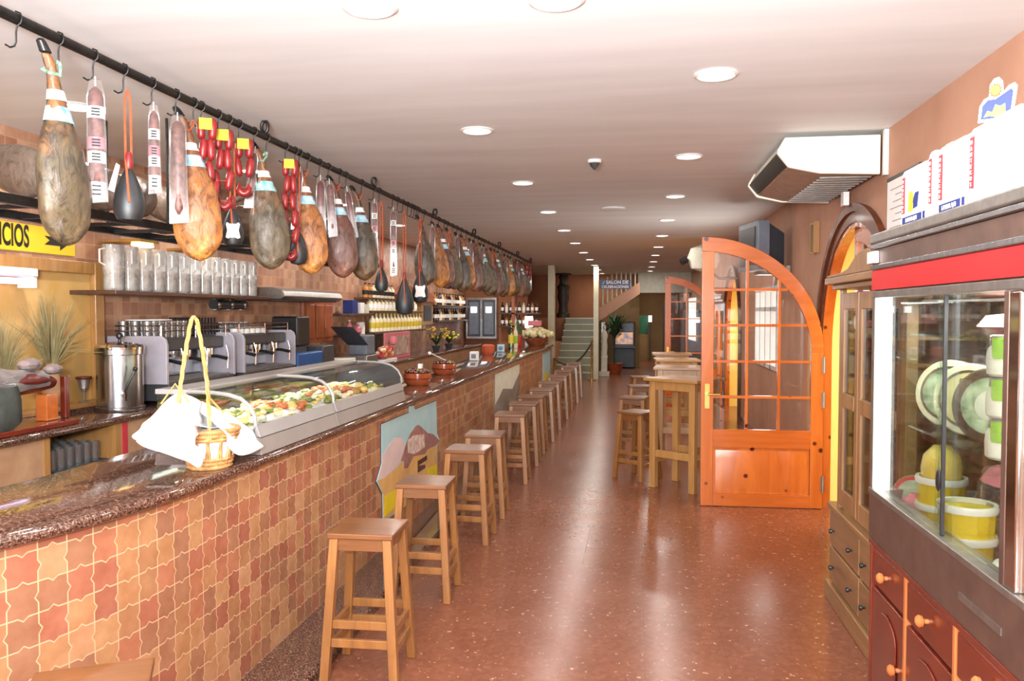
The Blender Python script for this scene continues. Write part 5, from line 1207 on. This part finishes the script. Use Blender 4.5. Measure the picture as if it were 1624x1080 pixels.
display_case(4.425, 5.8, 'second curved glass tapas case ending in a grey panel on the bar', True)
ty = [3.62, 3.90, 4.2, 4.58, 4.86, 5.14, 5.42]
kinds = [('olive', 'olive and green salad'), ('corn', 'yellow potato salad'), ('salmon', 'orange seafood'), ('olive', 'green vegetable'), ('creamfood', 'cream coloured salad'), ('salmon', 'orange and red prawn'), ('corn', 'yellow omelette')]
for y, (m, l) in zip(ty, kinds):
    w = .125 if y < 4.4 else .13
    i = ty.index(y)
    t = thing('food_tray', 'white tray of %s, %s from the left in the tapas cases' % (l, ORD[i]), 'food tray', (-1.95, y, BZ+.088), world=True, group='trays in the tapas cases')
    b = MB(); z = BZ+.087; f = lambda q, zz: [(-2.18+q, y-w+q, zz), (-1.765-q, y-w+q, zz), (-1.765-q, y+w-q, zz), (-2.18+q, y+w-q, zz)]
    b.hexa(f(.012, z), f(0, z+.035)); b.build('tray', M['white'], t, bevel=.004)
    b = MB()
    for k in range(60):
        b.cur = rnd.choice((0, 0, 0, 1, 2)); b.ball((rnd.uniform(-2.15, -1.79), y+rnd.uniform(-w+.02, w-.02), z+.04+rnd.uniform(0, .025)), rnd.uniform(.014, .028), 7, 5, (1, 1.2, .7))
    alt = {'olive': ['creamfood', 'corn'], 'corn': ['olive', 'creamfood'], 'salmon': ['corn', 'olive'], 'creamfood': ['olive', 'salmon']}[m]
    o = b.build('food', [M[m], M[alt[0]], M[alt[1]]], t); o['kind'] = 'stuff'
# basket with white napkins
bc = Vector((-1.80, 3.17, BZ))
t = thing('wicker_basket', 'wicker basket with tall twisted cane handle on the bar, draped in white napkins', 'basket', tuple(bc), world=True)
b = MB(); n = 44
for k in (0, 1, 2, 7, 8):
    z = .008+k*.017; rr = .082+.03*(k/8)
    b.tube([(bc.x+rr*math.cos(2*PI*j/n)*(1+.02*(1 if (j//2+k) % 2 else -1)), bc.y+rr*1.1*math.sin(2*PI*j/n)*(1+.02*(1 if (j//2+k) % 2 else -1)), bc.z+z) for j in range(n)], .0085, 6, True)
b.lathe([(.001, .003), (.085, .003), (.085, .008)], 20, tuple(bc), 1, 1.1); b.build('weave', M['wicker'], t)
b = MB()
for k in range(26):
    a = 2*PI*k/26; a2 = a+(.16 if k % 2 else -.16); b.tube([(bc.x+.083*math.cos(a), bc.y+.091*math.sin(a), bc.z+.01), (bc.x+.115*math.cos(a2), bc.y+.126*math.sin(a2), bc.z+.155)], .0055, 6)
b.build('weave', M['wicker'], t)
b = MB(); b.lathe([(.07, .012), (.076, .03), (.1, .15), (.1, .165)], 20, tuple(bc), 1, 1.1); b.build('lining', M['cloth'], t)
b = MB(); n = 28; b.tube([(bc.x+.116*math.cos(2*PI*j/n), bc.y+.126*math.sin(2*PI*j/n), bc.z+.162) for j in range(n)], .011, 8, True); b.build('rim', M['wicker'], t)
p1 = U(278, 628, X=-1.84); p2 = U(303, 508, X=-1.80); p3 = U(312, 507, X=-1.79); p4 = U(332, 680, X=-1.74)
b = MB()
def twist(a, c, bow):
    P = []
    for k in range(33):
        u = k/32; P.append(a.lerp(c, u)+Vector((bow*math.sin(PI*u), bow*math.sin(PI*u), 0)))
    return P
path = twist(p1-Vector((0, 0, .16)), p2, -.005)+[(p2+p3)/2+Vector((0, 0, .015))]+twist(p3, p4-Vector((0, 0, .05)), .01)
for ph in (0, 2*PI/3, 4*PI/3): b.tube([Vector(p)+Vector((.005*math.cos(i*.55+ph), .005*math.sin(i*.55+ph), 0)) for i, p in enumerate(path)], .0045, 6)
b.build('handle', M['wickerpale'], t)
b = MB(); b.tube([p1+Vector((.05, .02, -.03)), p1+Vector((0, 0, .05)), p1+Vector((-.05, -.02, -.03))], .004, 6); b.build('handle_stay', M['wickerpale'], t)
b = MB(); q = p4+Vector((0, 0, .13)); b.tube([q, q+Vector((.03, .06, -.07))], .004, 6); b.build('handle_stay', M['wickerpale'], t)
def cloth(rows, lab, name='white_napkin'):
    pts = [[U(x, y, X=X) for x, y in r] for X, r in rows]
    def cat(p0, p1, p2, p3, u): return .5*((2*p1)+(-p0+p2)*u+(2*p0-5*p1+4*p2-p3)*u*u+(-p0+3*p1-3*p2+p3)*u**3)
    def samp(r, nn):
        o = []
        for i in range(len(r)-1):
            a = r[max(i-1, 0)]; d = r[min(i+2, len(r)-1)]
            for k in range(nn): o.append(cat(a, r[i], r[i+1], d, k/nn))
        return o+[r[-1]]
    g = [samp(r, 6) for r in pts]; g = list(zip(*[samp(list(c), 6) for c in zip(*g)]))
    for i, r in enumerate(g): g[i] = [p+Vector((.006*math.sin(i*.9+j*.5), .006*math.cos(j*.8-i*.3), 0)) for j, p in enumerate(r)]
    for r in g:
        for p in r: p.z = max(p.z, BZ+.004)
    b = MB(); b.loft([list(r) for r in g], False, False); return tag(b.build(name, M['cloth'], solid=.003, angle=180), lab, 'napkin', 'napkins on the wicker basket')
cloth([(-1.95, [(250, 655), (275, 626), (300, 626), (326, 648), (330, 672)]), (-1.80, [(228, 672), (262, 650), (300, 648), (316, 668), (320, 682)]), (-1.70, [(214, 690), (250, 688), (288, 690), (305, 690), (308, 700)]), (-1.685, [(216, 700), (250, 716), (292, 730), (318, 741), (318, 715)])], 'large white napkin draped over the left side of the wicker basket')
cloth([(-1.95, [(318, 636), (340, 645), (362, 655)]), (-1.80, [(322, 655), (352, 664), (388, 672)]), (-1.70, [(345, 672), (374, 690), (408, 696)]), (-1.68, [(360, 690), (378, 722), (418, 710)])], 'white napkin hanging over the right side of the wicker basket')
cloth([(-1.93, [(300, 640), (322, 650), (345, 655)]), (-1.82, [(300, 660), (325, 672), (350, 672)]), (-1.74, [(306, 672), (330, 678), (355, 676)])], 'folded white napkin inside the wicker basket')
# clay pots, flowers and small things
def pot(c, r, h, lab, lid=True):
    t = thing('clay_pot', lab, 'pot', c, world=True)
    x, y, z = c
    b = MB(); b.lathe([(r*.75, z), (r*.95, z+h*.25), (r, z+h*.6), (r*.98, z+h*.95), (r*1.05, z+h), (r*.93, z+h), (r*.8, z+h*.4), (.001, z+h*.35)], 26, (x, y, 0)); b.build('bowl', M['clay'], t)
    b = MB(); b.lathe([(r*1.01, z+h*.5), (r*1.025, z+h*.54), (r*1.01, z+h*.58)], 26, (x, y, 0), cap=False); b.build('glaze_band', M['meat'], t)
    b = MB()
    for k in range(70):
        a = rnd.uniform(0, 2*PI); q = r*.85*math.sqrt(rnd.random()); b.cur = rnd.choice((0, 0, 1)); b.ball((x+q*math.cos(a), y+q*math.sin(a), z+h+(r-q)*.35), r*.11, 7, 5)
    o = b.build('snails', [M['meat'], M['olive']], t); o['kind'] = 'stuff'; o.name = 'food'
pot((-1.97, 7.08, BZ), .13, .115, 'large glazed clay bowl heaped with dark food, right of the tapas case')
pot((-2.03, 8.35, BZ), .13, .12, 'second glazed clay bowl on the bar behind the first')
b = MB(); b.box(-1.93, -1.90, 6.95, 7.0, BZ+.16, BZ+.2); tag(b.build('price_card', M['paper']), 'small white price card stuck in the nearest clay bowl', 'card')
b = MB(); b.tube([(-2.0, 8.3, BZ+.15), (-2.08, 8.0, BZ+.24)], .006, 6); b.ball((-2.09, 7.97, BZ+.245), .018); tag(b.build('serving_spoon', M['white']), 'white serving spoon standing in the second clay bowl', 'spoon')
t = thing('framed_picture', 'pale framed picture leaning on the rear counter right of the cash register', 'picture', (-3.6, 11.6, 1.0), world=True)
b = MB(); b.box(-3.66, -3.63, 11.3, 12.6, 1.002, 1.40); b.build('frame', M['pink'], t, bevel=.006)
b = MB(); b.box(-3.629, -3.625, 11.37, 12.53, 1.06, 1.34); b.build('print', mat('faded_print', (206, 180, 160), (150, 110, 100), 9, .5), t)
b = MB()
for k in range(70): b.cur = rnd.choice((0, 1, 2, 0)); b.ball((-3.5+rnd.uniform(-.06, .06), 10.85+rnd.uniform(-.22, .26), 1.085+rnd.uniform(0, .12)), rnd.uniform(.02, .04), 7, 5)
o = tag(b.build('sweets_heap', [M['salmon'], M['creamfood'], M['redprint']]), 'heap of orange and white packets on the tray by the cash register', 'packets', kind='stuff')
b = MB(); b.box(-3.6, -3.42, 10.6, 11.2, 1.001, 1.05); tag(b.build('packet_tray', M['white'], bevel=.006), 'white tray under the orange and white packets', 'tray')
b = MB(); b.lathe([(.001, 0), (.06, .02), (.07, .07), (.05, .12), (.001, .14)], 16, (-3.55, 11.42, 1.22)); b.cyl((-3.55, 11.42, 1.001), (-3.55, 11.42, 1.23), .006); tag(b.build('lollipop', M['pink']), 'big pink round sweet on a stick beside the picture', 'sweet')
def flowers(c, lab, nf, m2, h=.3, r=.16):
    x, y, z = c; t = thing('flower_pot', lab, 'flowers', c, world=True)
    b = MB(); b.lathe([(.05, z+.001), (.08, z+.09), (.085, z+.1), (.07, z+.1)], 14, (x, y, 0)); b.build('pot', M['darkgrey'], t)
    b = MB()
    for k in range(34):
        a = rnd.uniform(0, 2*PI); q = rnd.uniform(.3, 1)*r; e = Vector((x+q*math.cos(a), y+q*math.sin(a), z+h*rnd.uniform(.45, .95)))
        p = Vector((x, y, z+.1)); m_ = (p+e)/2+Vector((0, 0, .04)); sd = Vector((-math.sin(a), math.cos(a), 0))*.018
        b.add([p, m_-sd, e, m_+sd], [(0, 1, 2, 3)])
    o = b.build('leaves', M['plant'], t); o['kind'] = 'stuff'
    b = MB()
    for k in range(nf):
        a = rnd.uniform(0, 2*PI); q = rnd.uniform(.1, 1)*r; b.ball((x+q*math.cos(a), y+q*math.sin(a), z+h*rnd.uniform(.55, 1.05)), .03, 7, 5, (1, 1, .7))
    o = b.build('blossom', M[m2], t); o['kind'] = 'stuff'
flowers((-3.6, 14.2, 1.0), 'yellow flowers in a pot on the rear counter below the house cabinet', 24, 'flower', .42, .26)
flowers((-3.6, 15.2, 1.0), 'pale yellow and green plant on the rear counter beyond the yellow flowers', 14, 'tagyellow', .36, .2)
def napkins(c, s, m, lab):
    x, y, z = c; t = thing('napkin_holder', lab, 'napkin holder', c, world=True)
    b = MB(); b.box(x-s/2, x+s/2, y-.05, y-.04, z, z+s*1.15); b.box(x-s/2, x+s/2, y+.04, y+.05, z, z+s*1.15); b.box(x-s/2, x+s/2, y-.05, y+.05, z, z+.01); b.build('frame', M[m], t, bevel=.003)
    b = MB(); b.box(x-s*.42, x+s*.42, y-.038, y+.038, z+.011, z+s*1.05); b.build('napkin', M['paper'], t)
    b = MB(); b.box(x-s*.3, x+s*.3, y-.0525, y-.0505, z+s*.3, z+s*.85); b.build('print', M['tvface'], t)
napkins((-2.2, 10.8, BZ), .11, 'white', 'white napkin holder with grey print on the bar beyond the clay bowls')
napkins((-2.25, 13.3, BZ), .11, 'tagblue', 'pale blue napkin holder farther along the bar')
bottle(-2.25, 14.4, BZ, .52, .05, 'bottle_green', 'tall green bottle with yellow label standing on the bar', 'bottles on the bar', 'labelyellow')
bottle(-2.2, 14.62, BZ, .46, .045, 'bottle_clear', 'tall pale bottle beside the green bottle on the bar', 'bottles on the bar', 'greenprint')
b = MB(); b.lathe([(.035, 0), (.04, .01), (.04, .22), (.03, .24)], 14, (-2.2, 15.1, BZ)); tag(b.build('red_canister', M['red']), 'red canister on the bar right of the green bottle', 'canister')
b = MB(); b.lathe([(.07, 0), (.1, .06), (.1, .14), (.07, .16)], 16, (-2.3, 12.4, BZ)); tag(b.build('orange_jar', M['strap']), 'round orange jar on the bar before the pale blue napkin holder', 'jar')
b = MB(); b.box(-2.24, -2.17, 16.2, 16.3, BZ, BZ+.14); tag(b.build('white_card_holder', M['paper']), 'small white card standing near the far end of the bar', 'card')
b = MB(); b.lathe([(.06, 0), (.1, .1), (.11, .3), (.05, .42), (.03, .5)], 14, (-2.27, 15.36, BZ), .8, .8); tag(b.build('dark_green_jug', M['plant']), 'dark green jug near the far end of the bar', 'jug')
t = thing('shell_basket', 'broad basket of pale dried flowers on the far end of the bar', 'basket', (-1.98, 15.9, BZ), world=True)
b = MB(); b.lathe([(.14, BZ), (.22, BZ+.1), (.25, BZ+.16), (.2, BZ+.15)], 20, (-1.98, 15.9, 0)); b.build('basket', M['shutter'], t)
b = MB()
for k in range(120):
    a = rnd.uniform(0, 2*PI); q = .34*math.sqrt(rnd.random()); b.cur = rnd.choice((0, 0, 1)); b.ball((-1.98+q*math.cos(a), 15.9+q*math.sin(a), BZ+.2+.16*(1-q/.36)+rnd.uniform(-.02, .03)), .045, 7, 5)
o = b.build('flowers', [M['labelcream'], M['cheese']], t); o['kind'] = 'stuff'
b = MB(); b.box(-2.13, -1.87, 15.8, 15.98, BZ+.40, BZ+.5); tag(b.build('pink_box', M['pink'], bevel=.006), 'pink box lying on the dried flower basket at the bar end', 'box')

# ================================================================== FAR END: stairs, sign, statue, slot machine
SY, SX0, SX1 = 20.6, -2.06, -1.08
NS = 9; RH = 1.55/NS; TD = .37
b = MB(); poly = [(SY, 0)]
for k in range(NS): poly += [(SY+k*TD, (k+1)*RH), (SY+(k+1)*TD, (k+1)*RH)]
poly += [(25.38, NS*RH), (25.38, 0)]
b.prism(poly, lambda u, v, w: (w, u, v), SX0, SX1); struct(b, 'trim_8', M['stair'], smooth=False)
b = MB()
for k in range(NS): b.box(SX0, SX1, SY+k*TD-.025, SY+k*TD+.01, (k+1)*RH-.028, (k+1)*RH+.003)
struct(b, 'trim_9', M['marble'], smooth=False)
b = MB(); b.box(-4.0, SX0-.002, 23.9, 25.38, 0, NS*RH); b.box(-2.4, SX0-.002, 20.6, 23.9, 0, .9); struct(b, 'trim_10', M['plaster_far'], smooth=False)
b = MB(); b.box(-2.22, SX0-.004, 20.3, 20.58, 0, CEIL); struct(b, 'wall_stair_pier', M['marble'])
b = MB(); b.box(SX1+.004, SX1+.13, 20.5, 20.7, 0, CEIL); struct(b, 'wall_newel_pier', M['marble'])
# second flight
b = MB(); b.prism([(SX1+.0, 1.45), (.1, 2.25), (.1, 2.6), (SX1+.0, 1.85)], lambda u, v, w: (u, w, v), 23.8, 23.95); struct(b, 'trim_11', M['plaster'], smooth=False)
t = thing('stair_balustrade', 'white balusters and rail of the upper stair flight at the far end', 'balustrade', (-.5, 23.87, 1.9), world=True)
for k in range(8): x = SX1+.1+k*.135; b = MB(); z = 1.86+(x-SX1)*.63; b.cyl((x, 23.87, z), (x, 23.87, min(CEIL-.01, z+.75)), .022, n=8); b.build('baluster', M['plasterwhite'], t)
b = MB(); b.box(SX1+.2, .1, 25.2, 25.39, 0, 2.2); struct(b, 'wall_under_stair', M['khaki'])
t = thing('carved_column', 'dark carved wooden figure column standing on the stair landing', 'sculpture', (-2.22, 24.4, NS*RH), world=True)
b = MB(); z0 = NS*RH; b.lathe([(.2, z0+.001), (.2, z0+.12), (.15, z0+.16), (.13, z0+.4), (.18, z0+.6), (.16, z0+.8), (.2, z0+.95), (.12, z0+1.02), (.11, z0+1.15), (.15, z0+1.22), (.12, z0+1.3)], 16, (-2.2, 24.4, 0)); b.build('figure', M['statue'], t)
b = MB(); b.lathe([(.24, z0+1.3), (.24, CEIL-.005)], 4, (-2.2, 24.4, 0)); b.build('capital', M['statue'], t)
t = thing('blue_sign', 'blue hanging sign with white lettering above the passage at the far end', 'sign', (-.52, 20, 2.29), world=True)
b = MB(); b.box(-.9, -.14, 20, 20.03, 2.395, 2.515); b.build('upper_board', M['signblue'], t)
b = MB(); b.box(-.9, -.14, 20, 20.03, 2.29, 2.39); b.build('lower_board', M['signblue'], t)
RF = basis((1, 0, 0), (0, 0, 1))
text('SALON DE', .115, M['paper'], t, (-.47, 19.996, 2.452), RF, bold=.035); text('CELEBRACIONES', .088, M['paper'], t, (-.52, 19.996, 2.34), RF, sx=1.0, bold=.03)
b = MB(); b.prism([(-.86, 2.43), (-.8, 2.405), (-.8, 2.425), (-.76, 2.5), (-.8, 2.48), (-.82, 2.44)], lambda u, v, w: (u, w, v), 19.995, 19.999); b.build('arrow', M['tagaqua'], t, smooth=False)
for x in (-.85, -.19): b = MB(); b.cyl((x, 20.015, 2.515), (x, 20.015, CEIL-.002), .004, n=6); b.build('hanger', M['alu'], t)
t = thing('slot_machine', 'dark slot machine with lit picture screen at the end of the passage', 'slot machine', (-.35, 25, 0), world=True)
b = MB(); b.box(-.68, -.04, 24.7, 25.18, .02, .62); b.build('cabinet', M['tv'], t, bevel=.02)
b = MB(); b.box(-.68, -.04, 24.75, 25.18, .63, 1.42); b.build('upper_case', M['black'], t, bevel=.03)
b = MB(); b.box(-.72, 0, 24.6, 24.76, .62, .68); b.build('button_shelf', M['darkgrey'], t, bevel=.01)
b = MB(); b.box(-.62, -.1, 24.735, 24.748, .74, 1.1); b.build('screen', M['screen'], t)
b = MB(); b.box(-.62, -.1, 24.735, 24.748, 1.14, 1.36); b.build('title_panel', M['tvface'], t)
t = thing('white_statue', 'slim white statue on a pedestal before the stairs', 'statue', (-.83, 21.6, 0), world=True)
b = MB(); b.box(-.98, -.7, 21.45, 21.75, 0, .12); b.box(-.92, -.76, 21.52, 21.68, .12, .5); b.build('pedestal', M['plasterwhite'], t, bevel=.01)
b = MB(); b.lathe([(.1, .5), (.07, .6), (.085, .8), (.07, .95), (.1, 1.1), (.05, 1.2), (.03, 1.23), (.05, 1.3), (.03, 1.37)], 14, (-.84, 21.6, 0), 1, .8); b.build('figure', M['plasterwhite'], t)
def bush(c, h, r, lab, potm, n=90):
    x, y, z = c; t = thing('potted_plant', lab, 'plant', c, world=True)
    b = MB(); b.lathe([(r*.35, z), (r*.5, z+.28), (r*.52, z+.3), (r*.42, z+.29)], 16, (x, y, 0)); b.build('pot', M[potm], t)
    b = MB(); b.cyl((x, y, z+.2), (x, y, z+h*.7), .02); b.build('stem', M['statue'], t)
    b = MB()
    for k in range(n):
        a = rnd.uniform(0, 2*PI); e = Vector((x+r*rnd.uniform(.4, 1.1)*math.cos(a), y+r*rnd.uniform(.4, 1.1)*math.sin(a), z+h*rnd.uniform(.6, 1.0))); p = Vector((x, y, z+h*rnd.uniform(.5, .8)))
        m_ = (p+e)/2+Vector((0, 0, .08)); sd = Vector((-math.sin(a), math.cos(a), 0))*.035; b.add([p, m_-sd, e, m_+sd], [(0, 1, 2, 3)])
    o = b.build('foliage', M['plant'], t); o['kind'] = 'stuff'
bush((-.6, 22.4, 0), 1.75, .5, 'leafy green plant in a clay pot behind the white statue', 'clay')
t = thing('rope_barrier', 'dark rope slung across the foot of the stairs', 'rope', (-1.6, 20.3, .5), world=True)
b = MB(); P = [Vector((-2.05+.95*k/16, 20.2, .55-.95*(k/16)+1.35*(k/16)**2)) for k in range(17)]; b.tube(P, .02, 8); b.build('rope', M['statue'], t)
for x, z in ((-2.05, .5), (-1.1, .95)): b = MB(); b.lathe([(.1, .001), (.1, .02), (.025, .03), (.025, z+.03), (.035, z+.05)], 12, (x, 20.2, 0)); b.build('stand', M['brass'], t)
b = MB(); b.box(.1, .42, 28.6, 28.7, .95, 1.6); tag(b.build('green_poster', M['green'], bevel=.004), 'green notice standing at the end of the passage', 'notice')
b = MB(); b.box(.1, .42, 28.55, 28.9, 0, .948); tag(b.build('notice_stand', M['khaki']), 'pale stand under the green notice at the end of the passage', 'stand')
b = MB(); b.cyl((.48, 28.3, 1.38), (.48, 28.3, 1.6), .06); b.cur = 1; b.cyl((.48, 28.3, 0), (.48, 28.3, 1.38), .02); tag(b.build('floor_lamp', [M['tube'], M['darkgrey']]), 'small bright lamp on a post beside the green notice', 'lamp')
t = thing('drinks_fridge', 'dark glossy upright fridge by the right wall beyond the second arched door', 'fridge', (1.0, 22, 0), world=True)
b = MB(); b.box(.72, 1.55, 21.5, 22.3, .02, 2.0); b.build('cabinet', M['darkgrey'], t, bevel=.02)
b = MB(); b.box(.76, 1.5, 21.485, 21.499, .2, 1.85); b.build('door', M['bronze'], t, bevel=.004)
b = MB(); b.cyl((.79, 21.46, .6), (.79, 21.46, 1.7), .015); b.build('handle', M['chrome'], t)
t = thing('cigarette_machine', 'grey vending machine with white panel seen through the second arched door', 'vending machine', (1.3, 17, 0), world=True)
b = MB(); b.box(1.0, 1.58, 17.0, 17.5, .02, 1.75); b.build('cabinet', M['tv'], t, bevel=.02)
b = MB(); b.box(1.05, 1.53, 16.985, 16.999, .9, 1.7); b.build('front_panel', M['tvface'], t, bevel=.004)
b = MB(); b.box(1.08, 1.3, 16.975, 16.984, 1.5, 1.6); b.build('lit_sign', M['tube'], t)
b = MB(); b.box(1.35, 1.5, 16.975, 16.984, .95, 1.45); b.build('display', M['signblue'], t)

# ================================================================== LIGHT
def area(name, loc, rot, sx, sy, e, col=(1, 1, 1)):
    l = bpy.data.lights.new(name, 'AREA'); l.shape = 'RECTANGLE'; l.size = sx; l.size_y = sy; l.energy = e; l.color = col
    o = bpy.data.objects.new(name, l); C.objects.link(o); o.location = loc; o.rotation_euler = rot; return o
area('entrance_daylight', (-.6, -3.3, 1.7), (math.radians(90), 0, 0), 5.0, 2.6, 480, (.97, .99, 1))
area('flash_bounce', (-.4, -.2, 1.95), (math.radians(150), 0, 0), .6, .6, 520, (.96, .985, 1))
l = bpy.data.lights.new('camera_flash', 'AREA'); l.shape = 'DISK'; l.size = .12; l.energy = 36; l.color = (1, .98, .95)
o = bpy.data.objects.new('camera_flash', l); C.objects.link(o); o.location = (-.28, -.05, 1.95)
d_ = Vector((-.9, 5, 1.6))-Vector(o.location); o.rotation_euler = d_.to_track_quat('-Z', 'Y').to_euler()
for X, y in LAMPS:
    l = bpy.data.lights.new('downlight_lamp', 'AREA'); l.shape = 'DISK'; l.size = .16; l.energy = 20 if X < -3 else 10 if y > 12 else 8; l.color = (1, .95, .88)
    o = bpy.data.objects.new('downlight_lamp', l); C.objects.link(o); o.location = (X, y, CEIL-.02)
for c in (6.32, 13.98): area('vestibule_daylight', (2.7, c-.1, 2.75), (0, 0, 0), 1.2, 1.6, 75, (1, .93, .74))
area('showcase_lamp', (1.25, 2.9, 1.745), (0, 0, 0), .3, 1.1, 42, (1, .97, .9))
for y, s_ in ((3.94, .8), (5.1, 1.2)): area('tapas_case_lamp', (-2.12, y, BZ+.27), (0, math.radians(18), 0), .08, s_, 5, (1, .98, .9))
area('passage_fill', (.6, 27.5, 2.8), (0, 0, 0), .5, .5, 30, (1, .92, .78))  # added fill light with no fitting, brightens the dark passage past the downlights
area('window_daylight', (XR-.05, 10.45, 1.55), (0, math.radians(90), 0), 1.0, 1.4, 26, (1, .97, .92))
w = bpy.data.worlds.new('World'); sc.world = w; w.use_nodes = True
bg = w.node_tree.nodes['Background']; bg.inputs['Color'].default_value = (1, .96, .9, 1); bg.inputs['Strength'].default_value = .45

cam = bpy.data.cameras.new('Camera'); co = bpy.data.objects.new('Camera', cam); C.objects.link(co)
cam.sensor_fit = 'HORIZONTAL'; cam.sensor_width = 36; cam.lens = FPX/1624*36; cam.clip_start = .05; cam.clip_end = 100
co.matrix_world = Matrix.Translation(EYEV) @ Matrix((RV, UV_, -FV)).transposed().to_4x4()
sc.camera = co
sc.view_settings.view_transform = 'Standard'; sc.view_settings.look = 'None'; sc.view_settings.exposure = .08; sc.view_settings.gamma = 1
sc.cycles.max_bounces = 7; sc.cycles.diffuse_bounces = 4; sc.cycles.glossy_bounces = 4; sc.cycles.transparent_max_bounces = 14; sc.cycles.transmission_bounces = 4
sc.cycles.caustics_reflective = False; sc.cycles.caustics_refractive = False; sc.cycles.sample_clamp_indirect = 4
